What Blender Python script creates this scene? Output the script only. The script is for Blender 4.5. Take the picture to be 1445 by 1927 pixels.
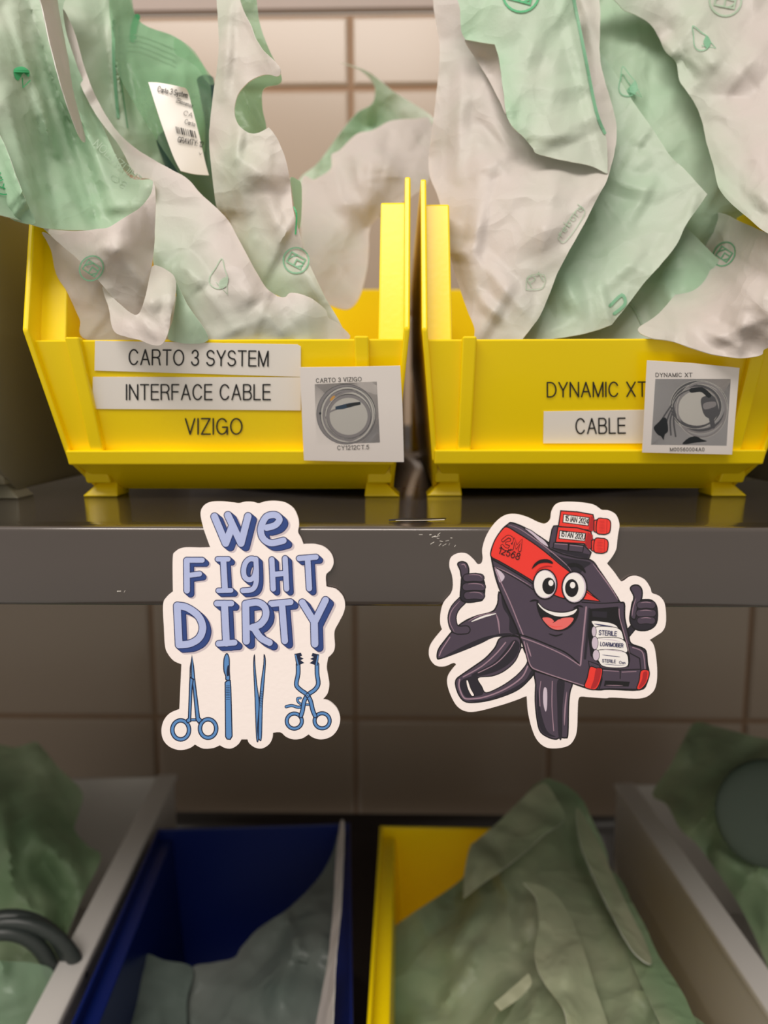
import bpy, bmesh, math, random
import numpy as np
from mathutils import Vector, Matrix, noise
from mathutils.geometry import tessellate_polygon, delaunay_2d_cdt

for _o in list(bpy.data.objects):
    bpy.data.objects.remove(_o)
SC = bpy.context.scene
COL = SC.collection

# ------------------------------------------------------------------ camera
CAM_Z = 1.45                      # camera height above the floor
PITCH, YAW, ROLL = 8.1, 1.2, -0.1
FPX = 1400.0                      # focal length in pixels of the 1445 px wide frame
cam_d = bpy.data.cameras.new('camera')
cam_d.sensor_fit = 'HORIZONTAL'
cam_d.sensor_width = 36.0
cam_d.lens = 36.0 * FPX / 1445.0
cam_d.clip_start = 0.01
cam_d.dof.use_dof = True
cam_d.dof.focus_distance = 0.25
cam_d.dof.aperture_fstop = 10.5
cam_o = bpy.data.objects.new('camera', cam_d)
COL.objects.link(cam_o)
RM = (Matrix.Rotation(math.radians(YAW), 3, 'Z') @ Matrix.Rotation(math.radians(90 - PITCH), 3, 'X')
      @ Matrix.Rotation(math.radians(ROLL), 3, 'Z'))
cam_o.matrix_world = Matrix.Translation((0, 0, CAM_Z)) @ RM.to_4x4()
SC.camera = cam_o

# ------------------------------------------------------------------ exposure, world, lamps
SC.view_settings.view_transform = 'Standard'
SC.view_settings.look = 'None'
SC.view_settings.gamma = 1.0
SC.view_settings.use_curve_mapping = False
SC.view_settings.exposure = 0.0

wd = bpy.data.worlds.new('world')
SC.world = wd
wd.use_nodes = True
bg = wd.node_tree.nodes['Background']
bg.inputs[0].default_value = (1.0, 0.95, 0.84, 1)
bg.inputs[1].default_value = 0.52

def area(name, loc, target, sx, sy, power, col):
    l = bpy.data.lights.new(name, 'AREA')
    l.shape = 'RECTANGLE'; l.size = sx; l.size_y = sy; l.energy = power; l.color = col
    o = bpy.data.objects.new(name, l); COL.objects.link(o)
    o.location = loc
    o.rotation_euler = (Vector(target) - Vector(loc)).to_track_quat('-Z', 'Y').to_euler()
    return o
area('ceiling_lamp', (-0.42, -0.60, CAM_Z + 1.10), (0.0, 0.25, CAM_Z - 0.1), 1.42, 0.45, 24.0, (1.0, 0.925, 0.86))

def lin(c):
    return tuple(((v / 255) / 12.92 if v / 255 <= 0.04045 else ((v / 255 + 0.055) / 1.055) ** 2.4) for v in c)

# ------------------------------------------------------------------ measuring a real position from a sight line
def ray(px, py):
    return RM @ Vector(((px - 722.5) / FPX, -(py - 963.5) / FPX, -1.0))
def at_depth(px, py, Y):
    d = ray(px, py); d = d * (Y / d.y)
    return Vector((d.x, d.y, d.z + CAM_Z))
def on_plane(px, py, p0, n):
    d = ray(px, py); p = Vector(p0) - Vector((0, 0, CAM_Z)); n = Vector(n)
    d = d * (p.dot(n) / d.dot(n))
    return Vector((d.x, d.y, d.z + CAM_Z))

# ------------------------------------------------------------------ materials
MATS = {}
def mat(name, rgb, rough=0.5, metal=0.0, var=0.06, scale=60.0, bump=0.0, bscale=300.0, spec=0.5, transl=0.0, alpha=1.0, coat=0.0):
    """rgb in 0-255 sRGB; a little noise varies the colour, an optional fine bump roughens it"""
    m = bpy.data.materials.new(name); m.use_nodes = True
    nt = m.node_tree; N = nt.nodes; L = nt.links
    p = N['Principled BSDF']; out = N['Material Output']
    tc = N.new('ShaderNodeTexCoord'); nz = N.new('ShaderNodeTexNoise')
    nz.inputs['Scale'].default_value = scale; nz.inputs['Detail'].default_value = 4
    L.new(tc.outputs['Object'], nz.inputs['Vector'])
    ramp = N.new('ShaderNodeMix'); ramp.data_type = 'RGBA'
    c = lin(rgb)
    ramp.inputs[6].default_value = tuple(v * (1 - var) for v in c) + (1,)
    ramp.inputs[7].default_value = tuple(min(1, v * (1 + var)) for v in c) + (1,)
    L.new(nz.outputs['Fac'], ramp.inputs[0])
    L.new(ramp.outputs[2], p.inputs['Base Color'])
    p.inputs['Roughness'].default_value = rough; p.inputs['Metallic'].default_value = metal
    p.inputs['Specular IOR Level'].default_value = spec
    p.inputs['Coat Weight'].default_value = coat; p.inputs['Coat Roughness'].default_value = 0.09
    if bump:
        n2 = N.new('ShaderNodeTexNoise'); n2.inputs['Scale'].default_value = bscale; n2.inputs['Detail'].default_value = 3
        L.new(tc.outputs['Object'], n2.inputs['Vector'])
        b = N.new('ShaderNodeBump'); b.inputs['Strength'].default_value = bump; b.inputs['Distance'].default_value = 0.001
        L.new(n2.outputs['Fac'], b.inputs['Height']); L.new(b.outputs['Normal'], p.inputs['Normal'])
    sh = p.outputs[0]
    if transl:
        t = N.new('ShaderNodeBsdfTranslucent'); L.new(ramp.outputs[2], t.inputs['Color'])
        mx = N.new('ShaderNodeMixShader'); mx.inputs[0].default_value = transl
        L.new(sh, mx.inputs[1]); L.new(t.outputs[0], mx.inputs[2]); sh = mx.outputs[0]
    if alpha < 1:
        t = N.new('ShaderNodeBsdfTransparent'); t.inputs[0].default_value = tuple(0.5 + 0.5 * v for v in c) + (1,)
        mx = N.new('ShaderNodeMixShader'); mx.inputs[0].default_value = alpha
        L.new(t.outputs[0], mx.inputs[1]); L.new(sh, mx.inputs[2]); sh = mx.outputs[0]
    L.new(sh, out.inputs['Surface'])
    MATS[name] = m
    return m

def pouch_mat(name, paper, mint, transl=0.35, rough=0.45, alpha=1.0):
    """paper laminated to green film: the 'tint' attribute says how much of the green film side is up"""
    m = bpy.data.materials.new(name); m.use_nodes = True
    nt = m.node_tree; N = nt.nodes; L = nt.links
    p = N['Principled BSDF']; out = N['Material Output']
    at = N.new('ShaderNodeAttribute'); at.attribute_name = 'tint'
    tc = N.new('ShaderNodeTexCoord'); nz = N.new('ShaderNodeTexNoise')
    nz.inputs['Scale'].default_value = 45; nz.inputs['Detail'].default_value = 5
    L.new(tc.outputs['Object'], nz.inputs['Vector'])
    ad = N.new('ShaderNodeMath'); ad.operation = 'MULTIPLY_ADD'
    ad.inputs[1].default_value = 0.7; ad.inputs[2].default_value = -0.35
    L.new(nz.outputs['Fac'], ad.inputs[0])
    a2 = N.new('ShaderNodeMath'); a2.operation = 'ADD'; a2.use_clamp = True
    L.new(at.outputs['Fac'], a2.inputs[0]); L.new(ad.outputs[0], a2.inputs[1])
    mx = N.new('ShaderNodeMix'); mx.data_type = 'RGBA'
    mx.inputs[6].default_value = lin(paper) + (1,); mx.inputs[7].default_value = lin(mint) + (1,)
    L.new(a2.outputs[0], mx.inputs[0])
    L.new(mx.outputs[2], p.inputs['Base Color'])
    p.inputs['Roughness'].default_value = rough
    n2 = N.new('ShaderNodeTexNoise'); n2.inputs['Scale'].default_value = 900; n2.inputs['Detail'].default_value = 4
    L.new(tc.outputs['Object'], n2.inputs['Vector'])
    b = N.new('ShaderNodeBump'); b.inputs['Strength'].default_value = 0.10; b.inputs['Distance'].default_value = 0.0006
    L.new(n2.outputs['Fac'], b.inputs['Height'])
    # crumple: creases between irregular facets, at two sizes
    dn = N.new('ShaderNodeTexNoise'); dn.inputs['Scale'].default_value = 30; dn.inputs['Detail'].default_value = 2
    L.new(tc.outputs['Object'], dn.inputs['Vector'])
    va = N.new('ShaderNodeVectorMath'); va.operation = 'MULTIPLY_ADD'
    va.inputs[1].default_value = (0.035, 0.035, 0.035); L.new(dn.outputs['Color'], va.inputs[0]); L.new(tc.outputs['Object'], va.inputs[2])
    prev = b
    for sc_, st_, ds_ in ((42, 0.55, 0.0016), (95, 0.35, 0.0008)):
        vo = N.new('ShaderNodeTexVoronoi'); vo.feature = 'F1'; vo.inputs['Scale'].default_value = sc_
        L.new(va.outputs[0], vo.inputs['Vector'])
        b2 = N.new('ShaderNodeBump'); b2.inputs['Strength'].default_value = st_; b2.inputs['Distance'].default_value = ds_ * 2
        L.new(vo.outputs['Distance'], b2.inputs['Height']); L.new(prev.outputs['Normal'], b2.inputs['Normal']); prev = b2
    L.new(prev.outputs['Normal'], p.inputs['Normal'])
    t = N.new('ShaderNodeBsdfTranslucent'); L.new(mx.outputs[2], t.inputs['Color'])
    ms = N.new('ShaderNodeMixShader'); ms.inputs[0].default_value = transl
    L.new(p.outputs[0], ms.inputs[1]); L.new(t.outputs[0], ms.inputs[2]); sh = ms.outputs[0]
    if alpha < 1:
        tr = N.new('ShaderNodeBsdfTransparent'); tr.inputs[0].default_value = tuple(0.35 + 0.65 * v for v in lin(mint)) + (1,)
        m3 = N.new('ShaderNodeMixShader'); m3.inputs[0].default_value = alpha
        L.new(tr.outputs[0], m3.inputs[1]); L.new(sh, m3.inputs[2]); sh = m3.outputs[0]
    L.new(sh, out.inputs['Surface'])
    MATS[name] = m
    return m

mat('tile_glaze', (174, 155, 138), 0.22, var=0.04, scale=4, spec=0.5)
mat('grout', (150, 118, 92), 0.85, var=0.1)
mat('wall_paint', (172, 155, 147), 0.6, var=0.03)
mat('floor_vinyl', (120, 112, 104), 0.5)
mat('shelf_paint', (74, 65, 61), 0.30, metal=0.25, var=0.05, scale=25, bump=0.02, bscale=900, coat=1.0)
mat('scuff', (205, 198, 190), 0.6)
mat('yellow_plastic', (252, 220, 0), 0.30, var=0.03, scale=20, bump=0.03, bscale=500)
mat('blue_plastic', (10, 28, 92), 0.32, var=0.05, scale=20)
mat('clear_plastic', (236, 232, 228), 0.28, var=0.03, scale=20, transl=0.25, alpha=0.84)
mat('clear_plastic_dim', (184, 178, 156), 0.3, var=0.03, scale=20, transl=0.3, alpha=0.62)  # clear plastic too; dark surroundings and yellow reflection put into its colour
mat('label_white', (246, 240, 234), 0.45, var=0.02)
mat('card_paper', (246, 238, 234), 0.6, var=0.02)
mat('ink_black', (32, 32, 34), 0.5)
mat('photo_grey', (164, 162, 164), 0.4, var=0.06, scale=200)
mat('photo_light', (200, 197, 192), 0.4)
mat('photo_mid', (146, 142, 144), 0.4)
mat('photo_dark', (92, 92, 96), 0.4)
mat('photo_black', (44, 48, 52), 0.4)
mat('photo_navy', (52, 72, 92), 0.4)
mat('photo_orange', (214, 160, 84), 0.4)
mat('sticker_white', (250, 238, 235), 0.5, var=0.01, bump=0.06, bscale=700)
mat('art_face', (180, 190, 232), 0.5, var=0.04, scale=400)
mat('art_navy', (44, 68, 132), 0.5)
mat('art_line', (24, 36, 88), 0.5)
mat('art_shade', (206, 192, 200), 0.5)
mat('tool_blue', (92, 142, 202), 0.5, var=0.03)
mat('tool_line', (18, 30, 62), 0.5)
mat('gun', (74, 62, 78), 0.45, var=0.05, scale=300)
mat('gun_dark', (38, 33, 44), 0.45)
mat('gun_hi', (158, 128, 144), 0.45)
mat('line_black', (18, 15, 20), 0.45)
mat('art_red', (238, 56, 46), 0.45, var=0.03)
mat('art_darkred', (176, 32, 36), 0.45)
mat('art_white', (244, 238, 236), 0.45)
mat('art_lilac', (206, 190, 206), 0.45)
mat('tongue', (232, 108, 104), 0.45)
mat('art_text', (48, 48, 92), 0.45)
mat('ink_green', (120, 176, 140), 0.5, alpha=0.75)
mat('ink_strong', (58, 170, 110), 0.5, alpha=0.85)
mat('ink_faint', (168, 190, 166), 0.5, alpha=0.7)
mat('dark_cable', (30, 62, 58), 0.4)
mat('hose_black', (48, 54, 52), 0.4)
mat('paper_edge', (250, 248, 244), 0.6, transl=0.4)
pouch_mat('pouch_paper', (222, 213, 208), (198, 216, 194))
pouch_mat('pouch_mint', (212, 217, 204), (184, 215, 186))
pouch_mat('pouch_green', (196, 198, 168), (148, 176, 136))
pouch_mat('pouch_film', (214, 226, 210), (180, 218, 186), transl=0.4, rough=0.18, alpha=0.32)
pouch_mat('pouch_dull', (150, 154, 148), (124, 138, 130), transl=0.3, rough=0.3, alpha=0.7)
mat('insert_green', (70, 84, 72), 0.5)

# ------------------------------------------------------------------ objects
def link(name, data, parent=None):
    o = bpy.data.objects.new(name, data); COL.objects.link(o)
    if parent is not None:
        o.parent = parent
    return o
def tag(o, label=None, cat=None, group=None, kind=None):
    if label: o['label'] = label
    if cat: o['category'] = cat
    if group: o['group'] = group
    if kind: o['kind'] = kind
    return o
def thing(name, loc, label, cat, group=None, rz=0.0):
    o = link(name, None); o.location = loc; o.rotation_euler = (0, 0, rz)
    return tag(o, label, cat, group)
def new_mesh(name, verts, faces, mats, parent=None, midx=None, smooth=False, world=True):
    """verts are world positions unless world=False (then local to the parent)"""
    me = bpy.data.meshes.new(name)
    if parent is not None and world:
        off = root_matrix(parent).inverted()
        verts = [off @ Vector(v) for v in verts]
    me.from_pydata([tuple(v) for v in verts], [], faces)
    for m in (mats if isinstance(mats, (list, tuple)) else [mats]):
        me.materials.append(MATS[m])
    if midx:
        for p, i in zip(me.polygons, midx): p.material_index = i
    if smooth:
        for p in me.polygons: p.use_smooth = True
    me.update()
    return link(name, me, parent)
def root_matrix(o):
    m = Matrix.Identity(4)
    while o is not None:
        m = (Matrix.Translation(o.location) @ o.rotation_euler.to_matrix().to_4x4()) @ m
        o = o.parent
    return m
def bevel(o, w=0.0008, seg=2, ang=40):
    b = o.modifiers.new('bevel', 'BEVEL'); b.width = w; b.segments = seg
    b.limit_method = 'ANGLE'; b.angle_limit = math.radians(ang)
    return o

class MB:
    """collects solid pieces of ONE mesh"""
    def __init__(s): s.v = []; s.f = []
    def add(s, vs, fs):
        n = len(s.v); s.v += [Vector(v) for v in vs]; s.f += [tuple(i + n for i in f) for f in fs]
    def hexa(s, c):   # 8 corners: bottom loop 0-3, top loop 4-7
        s.add(c, [(3, 2, 1, 0), (4, 5, 6, 7), (0, 1, 5, 4), (1, 2, 6, 5), (2, 3, 7, 6), (3, 0, 4, 7)])
    def box(s, x0, x1, y0, y1, z0, z1):
        s.hexa([(x0, y0, z0), (x1, y0, z0), (x1, y1, z0), (x0, y1, z0), (x0, y0, z1), (x1, y0, z1), (x1, y1, z1), (x0, y1, z1)])
    def tube(s, pts, r, n=10):
        pts = [Vector(p) for p in pts]; base = len(s.v); ring = []
        for i, p in enumerate(pts):
            t = (pts[min(i + 1, len(pts) - 1)] - pts[max(i - 1, 0)]).normalized()
            a = t.cross(Vector((0, 0, 1)));
            if a.length < 1e-4: a = t.cross(Vector((0, 1, 0)))
            a.normalize(); b = t.cross(a)
            for k in range(n):
                w = 2 * math.pi * k / n
                s.v.append(p + a * (r * math.cos(w)) + b * (r * math.sin(w)))
        for i in range(len(pts) - 1):
            for k in range(n):
                k2 = (k + 1) % n
                s.f.append((base + i * n + k, base + i * n + k2, base + (i + 1) * n + k2, base + (i + 1) * n + k))
        s.f.append(tuple(base + k for k in range(n - 1, -1, -1)))
        s.f.append(tuple(base + (len(pts) - 1) * n + k for k in range(n)))
    def build(s, name, m, parent=None, smooth=False, world=False):
        o = new_mesh(name, s.v, s.f, m, parent, smooth=smooth, world=world)
        bm = bmesh.new(); bm.from_mesh(o.data)
        bmesh.ops.recalc_face_normals(bm, faces=bm.faces); bm.to_mesh(o.data); bm.free()
        return o

# ------------------------------------------------------------------ 2-D curves, flat printed art
def cr(pts, closed=False, n=5):
    """Catmull-Rom through pts; a point (x, y, 'c') is a sharp corner"""
    P = [Vector((p[0], p[1])) for p in pts]; C = [len(p) > 2 and p[2] == 'c' for p in pts]
    N = len(P); out = []
    rng = range(N) if closed else range(N - 1)
    for i in rng:
        a, b = P[i], P[(i + 1) % N]
        p0 = P[(i - 1) % N] if (closed or i > 0) else a
        p3 = P[(i + 2) % N] if (closed or i + 2 < N) else b
        if C[i]: p0 = a
        if C[(i + 1) % N]: p3 = b
        for k in range(n):
            t = k / n
            out.append(0.5 * ((2 * a) + (b - p0) * t + (2 * p0 - 5 * a + 4 * b - p3) * t * t + (3 * a - p0 - 3 * b + p3) * t ** 3))
    if not closed: out.append(P[-1].copy())
    res = [out[0]]
    for p in out[1:]:
        if (p - res[-1]).length > 1e-3: res.append(p)
    if closed and (res[0] - res[-1]).length < 1e-3: res.pop()
    return res

class Art:
    """flat shapes printed on a surface; fn(x, y, lift) gives the place in the world"""
    LIFT = 1.0e-6
    def __init__(s, fn, base=0.0): s.fn = fn; s.lift = base; s.v = []; s.f = []; s.m = []; s.mats = []
    def _mi(s, m):
        if m not in s.mats: s.mats.append(m)
        return s.mats.index(m)
    def raw(s, pts, faces, m):
        n = len(s.v); s.lift += s.LIFT
        s.v += [s.fn(p[0], p[1], s.lift) for p in pts]
        i = s._mi(m)
        for f in faces:
            s.f.append(tuple(k + n for k in f)); s.m.append(i)
    def poly(s, pts, m, smooth=True, n=4):
        p = cr(pts, True, n) if smooth else [Vector((q[0], q[1])) for q in pts]
        s.raw(p, tessellate_polygon([[Vector((q[0], q[1], 0)) for q in p]]), m)
        return p
    def line(s, pts, w, m, closed=False, smooth=True, n=4, taper=False):
        p = cr(pts, closed, n) if smooth else [Vector((q[0], q[1])) for q in pts]
        if len(p) < 2: return
        N = len(p); L = []; R = []; nn = []
        for i in range(N):
            a = p[(i - 1) % N] if (closed or i > 0) else p[i]
            b = p[(i + 1) % N] if (closed or i < N - 1) else p[i]
            t0 = (p[i] - a); t1 = (b - p[i])
            t0 = t0.normalized() if t0.length > 1e-9 else t1.normalized()
            t1 = t1.normalized() if t1.length > 1e-9 else t0
            t = (t0 + t1)
            t = t.normalized() if t.length > 1e-6 else t1
            k = min(1.6, 1 / max(0.5, abs(t.dot(t1))))
            nrm = Vector((-t.y, t.x)); hw = w / 2 * k
            if taper: hw *= math.sin(math.pi * (0.08 + 0.84 * i / (N - 1)))
            L.append(p[i] + nrm * hw); R.append(p[i] - nrm * hw); nn.append(t)
        pts2 = L + R
        fs = [(i, (i + 1) % N, N + (i + 1) % N, N + i) for i in range(N if closed else N - 1)]
        if not closed and not taper:
            for e, sg in ((0, -1), (N - 1, 1)):
                c = p[e]; t = nn[e] * sg; nr = Vector((-t.y, t.x)); b0 = len(pts2)
                K = 6
                pts2 += [c + nr * (w / 2 * math.cos(math.pi * q / K)) + t * (w / 2 * math.sin(math.pi * q / K)) for q in range(K + 1)]
                fs.append(tuple(range(b0, b0 + K + 1)))
        s.raw(pts2, fs, m)
    def shape(s, pts, fill, w=5, line='line_black', smooth=True, n=4):
        p = s.poly(pts, fill, smooth, n)
        s.line(p, w, line, closed=True, smooth=False)
    def ell(s, cx, cy, rx, ry, m, rot=0.0, n=28):
        c, d = math.cos(rot), math.sin(rot)
        p = [Vector((cx + rx * math.cos(a) * c - ry * math.sin(a) * d, cy + rx * math.cos(a) * d + ry * math.sin(a) * c))
             for a in [2 * math.pi * k / n for k in range(n)]]
        s.raw(p, [tuple(range(n))], m)
        return p
    def ring(s, cx, cy, r, w, m, n=36, ry=None):
        ry = ry or r
        p = [Vector((cx + r * math.cos(a), cy + ry * math.sin(a))) for a in [2 * math.pi * k / n for k in range(n)]]
        s.line(p, w, m, closed=True, smooth=False)
    def hull(s, pts, m):
        P = sorted(set((round(p[0], 3), round(p[1], 3)) for p in pts))
        def half(Q):
            h = []
            for q in Q:
                while len(h) > 1 and (h[-1][0]-h[-2][0])*(q[1]-h[-2][1])-(h[-1][1]-h[-2][1])*(q[0]-h[-2][0]) <= 0: h.pop()
                h.append(q)
            return h
        a = half(P); b = half(P[::-1]); h = a[:-1] + b[:-1]
        s.raw([Vector(q) for q in h], [tuple(range(len(h)))], m)
    def build(s, name, parent):
        return new_mesh(name, s.v, s.f, s.mats, parent, s.m)
# ------------------------------------------------------------------ a plain sans lettering drawn with strokes (unit cap height, y down)
def _arc(cx, cy, rx, ry, a0, a1, n=10):
    return [(cx + rx * math.cos(math.radians(a0 + (a1 - a0) * k / n)), cy + ry * math.sin(math.radians(a0 + (a1 - a0) * k / n))) for k in range(n + 1)]
def _S(w):
    return _arc(w / 2, .26, w / 2 - .02, .26, -20, -180, 8) + _arc(w / 2, .26, w / 2 - .03, .24, 180, 110, 3)[1:] + [(w * .62, .54)] + _arc(w / 2, .745, w / 2, .255, -50, 90, 7) + _arc(w / 2, .745, w / 2, .255, 90, 165, 5)[1:]
GLY = {
 'A': (.70, [[(0, 1), (.35, 0), (.70, 1)], [(.125, .65), (.575, .65)]]),
 'B': (.62, [[(0, 0), (0, 1)], [(0, 0), (.36, 0)] + _arc(.36, .235, .22, .235, -90, 90)[1:] + [(0, .47)], [(0, .47), (.38, .47)] + _arc(.38, .735, .25, .265, -90, 90)[1:] + [(0, 1)]]),
 'C': (.72, [_arc(.37, .5, .37, .5, -35, -325, 20)]),
 'D': (.68, [[(0, 0), (.25, 0)] + _arc(.25, .5, .43, .5, -90, 90, 14)[1:] + [(0, 1), (0, 0)]]),
 'E': (.56, [[(.56, 0), (0, 0), (0, 1), (.58, 1)], [(0, .48), (.53, .48)]]),
 'F': (.54, [[(.54, 0), (0, 0), (0, 1)], [(0, .48), (.48, .48)]]),
 'G': (.76, [_arc(.38, .5, .38, .5, -38, -350, 20) + [(.755, .55), (.42, .55)], [(.755, .55), (.755, 1)]]),
 'H': (.66, [[(0, 0), (0, 1)], [(.66, 0), (.66, 1)], [(0, .48), (.66, .48)]]),
 'I': (.0, [[(0, 0), (0, 1)]]),
 'L': (.50, [[(0, 0), (0, 1), (.50, 1)]]),
 'M': (.76, [[(0, 1), (0, 0), (.38, 1), (.76, 0), (.76, 1)]]),
 'N': (.66, [[(0, 1), (0, 0), (.66, 1), (.66, 0)]]),
 'O': (.80, [_arc(.40, .5, .40, .5, 0, 360, 28)]),
 'R': (.64, [[(0, 1), (0, 0), (.38, 0)] + _arc(.38, .255, .24, .255, -90, 90)[1:] + [(0, .51)], [(.38, .51), (.54, .60), (.58, .80), (.63, 1)]]),
 'S': (.60, [_S(.60)]),
 'T': (.64, [[(0, 0), (.64, 0)], [(.32, 0), (.32, 1)]]),
 'V': (.66, [[(0, 0), (.33, 1), (.66, 0)]]),
 'X': (.66, [[(0, 0), (.66, 1)], [(.66, 0), (0, 1)]]),
 'Y': (.66, [[(0, 0), (.33, .56), (.66, 0)], [(.33, .56), (.33, 1)]]),
 'Z': (.60, [[(0, 0), (.60, 0), (0, 1), (.62, 1)]]),
 'U': (.64, [[(0, 0), (0, .68)] + _arc(.32, .68, .32, .32, 180, 0)[1:] + [(.64, 0)]]),
 '0': (.52, [_arc(.26, .5, .26, .5, 0, 360, 22)]),
 '1': (.24, [[(0, .22), (.24, 0), (.24, 1)]]),
 '2': (.52, [_arc(.26, .28, .26, .28, 190, 370, 9) + [(.46, .48), (.0, 1), (.54, 1)]]),
 '3': (.52, [_arc(.25, .25, .24, .25, 195, 450, 10), _arc(.25, .74, .28, .26, -88, 170, 11)]),
 '4': (.56, [[(.56, .72), (0, .72), (.42, 0), (.42, 1)]]),
 '5': (.52, [[(.48, 0), (.08, 0), (.03, .46)] + _arc(.25, .67, .27, .33, -140, 160, 11)]),
 '6': (.52, [[(.46, .1), (.30, 0), (.12, .14), (.01, .45), (0, .68)] + _arc(.26, .68, .26, .32, 180, 540, 18)]),
 '8': (.52, [_arc(.26, .24, .23, .24, 0, 360, 16), _arc(.26, .74, .27, .26, 0, 360, 16)]),
 '.': (.0, [[(0, .96), (0, 1)]]), '(': (.2, [[(.2, -.1), (.03, .3), (.03, .75), (.2, 1.15)]]), ':': (0, [[(0, .4), (0, .45)], [(0, .9), (0, .95)]]),
 'a': (.44, [_arc(.22, .7, .2, .28, 0, 360, 14), [(.43, .4), (.43, 1)]]), 'b': (.44, [_arc(.22, .7, .2, .28, 0, 360, 14), [(0, 0), (0, 1)]]), 'o': (.46, [_arc(.23, .7, .23, .3, 0, 360, 16)]),
 'e': (.46, [[(.02, .7), (.45, .7)] + _arc(.23, .7, .22, .29, 0, -310, 14)]), 'n': (.42, [[(0, .4), (0, 1)], [(0, .6), (.1, .44), (.28, .4), (.4, .52), (.42, .7), (.42, 1)]]),
 'r': (.25, [[(0, .4), (0, 1)], [(0, .6), (.1, .45), (.25, .4)]]), 't': (.26, [[(.12, .15), (.12, .9), (.26, 1)], [(0, .4), (.26, .4)]]), 's': (.38, [[(.36, .5), (.2, .4), (.04, .5), (.1, .66), (.32, .74), (.36, .9), (.2, 1), (.0, .9)]]),
 'y': (.42, [[(0, .4), (.21, 1)], [(.42, .4), (.16, 1.15), (.02, 1.2)]]), 'm': (.66, [[(0, .4), (0, 1)], [(0, .55), (.15, .4), (.33, .5), (.33, 1)], [(.33, .55), (.5, .4), (.66, .52), (.66, 1)]]),
 'i': (0, [[(0, .4), (0, 1)], [(0, .1), (0, .15)]]), 'd': (.44, [_arc(.22, .7, .2, .28, 0, 360, 14), [(.43, 0), (.43, 1)]]), 'P': (.60, [[(0, 1), (0, 0), (.36, 0)] + _arc(.36, .27, .24, .27, -90, 90)[1:] + [(0, .54)]]), 'v': (.4, [[(0, .4), (.2, 1), (.4, .4)]]),
}
def stroke_text(self, s, x0, y0, x1, y1, h, m, bold=0.0, slant=0.0, wt=.10, serif=False, gap=.24):
    """cap height h, baseline from (x0,y0) to (x1,y1); the letters are spread to fill the baseline"""
    pen = 0; L = []
    for ch in s:
        if ch == ' ': pen += .46; continue
        w, st = GLY[ch]
        L.append((pen, st)); pen += w + (gap if w else gap * 1.05)
    tot = pen - gap
    e = Vector((x1 - x0, y1 - y0)); sx = e.length / tot; ex = e.normalized(); ey = Vector((-ex.y, ex.x))
    P = lambda u, v: Vector((x0, y0)) + ex * (u * sx + slant * h * (1 - v)) + ey * ((v - 1) * h)
    ww = h * (wt + bold)
    for ox, st in L:
        for q in st:
            pts = [P(ox + a, b) for a, b in q]
            # break at sharp corners so joins stay clean
            run = [pts[0]]
            for i in range(1, len(pts)):
                run.append(pts[i])
                if i < len(pts) - 1:
                    a = (pts[i] - pts[i - 1]); b = (pts[i + 1] - pts[i])
                    if a.length > 0 and b.length > 0 and a.normalized().dot(b.normalized()) < .55:
                        self.line(run, ww, m, smooth=False); run = [pts[i]]
            self.line(run, ww, m, smooth=False)
            if serif:
                for k in (0, -1):
                    a, b = q[k]
                    if abs(b) < .01 or abs(b - 1) < .01:
                        self.line([P(ox + a - .13, b), P(ox + a + .13, b)], h * .06, m, smooth=False)
Art.text = stroke_text
# ------------------------------------------------------------------ the setting
WALL_Y = 0.72
def zz(z): return z + CAM_Z
def build_wall():
    xs = [-1.05, -0.8505, -0.6505, -0.4505, -0.2500, -0.0444, 0.1525, 0.3485, 0.545, 0.742, 0.94, 1.05]
    zs = [-1.45, -1.316, -1.116, -0.916, -0.716, -0.516, -0.3156, -0.1152, 0.0851, 0.2854, 0.3474]
    v = []; f = []; mi = []
    def quad(a, b, c, d, m):
        n = len(v); v.extend([a, b, c, d]); f.append((n, n + 1, n + 2, n + 3)); mi.append(m)
    g = 0.0014; e = 0.0035
    for i in range(len(xs) - 1):
        for j in range(len(zs) - 1):
            x0, x1, z0, z1 = xs[i] + g, xs[i + 1] - g, zz(zs[j]) + g, zz(zs[j + 1]) - g
            loops = []
            for ins, dy in ((0, 0.006), (0.0, 0.0028), (0.0010, 0.0012), (0.0022, 0.0004), (e, 0.0)):
                y = WALL_Y + dy
                loops.append([(x0 + ins, y, z0 + ins), (x1 - ins, y, z0 + ins), (x1 - ins, y, z1 - ins), (x0 + ins, y, z1 - ins)])
            for a, b in zip(loops, loops[1:]):
                for k in range(4):
                    quad(a[k], a[(k + 1) % 4], b[(k + 1) % 4], b[k], 0)
            quad(*loops[-1], 0)
    gy = WALL_Y + 0.0022
    quad((xs[0], gy, 0), (xs[-1], gy, 0), (xs[-1], gy, zz(zs[-1])), (xs[0], gy, zz(zs[-1])), 1)
    # plain upper wall over the tile edge
    y = WALL_Y - 0.001; z0 = zz(zs[-1]) + g
    quad((xs[0], y + .004, z0), (xs[-1], y + .004, z0), (xs[-1], y, z0 + .003), (xs[0], y, z0 + .003), 2)
    quad((xs[0], y, z0 + .003), (xs[-1], y, z0 + .003), (xs[-1], y, 2.75), (xs[0], y, 2.75), 2)
    o = new_mesh('wall_back', v, f, ['tile_glaze', 'grout', 'wall_paint'], None, mi)
    o['kind'] = 'structure'
build_wall()
b = MB(); b.box(-1.05, 1.05, -1.6, 0.73, -0.03, 0.0); b.build('floor', 'floor_vinyl')['kind'] = 'structure'

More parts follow.
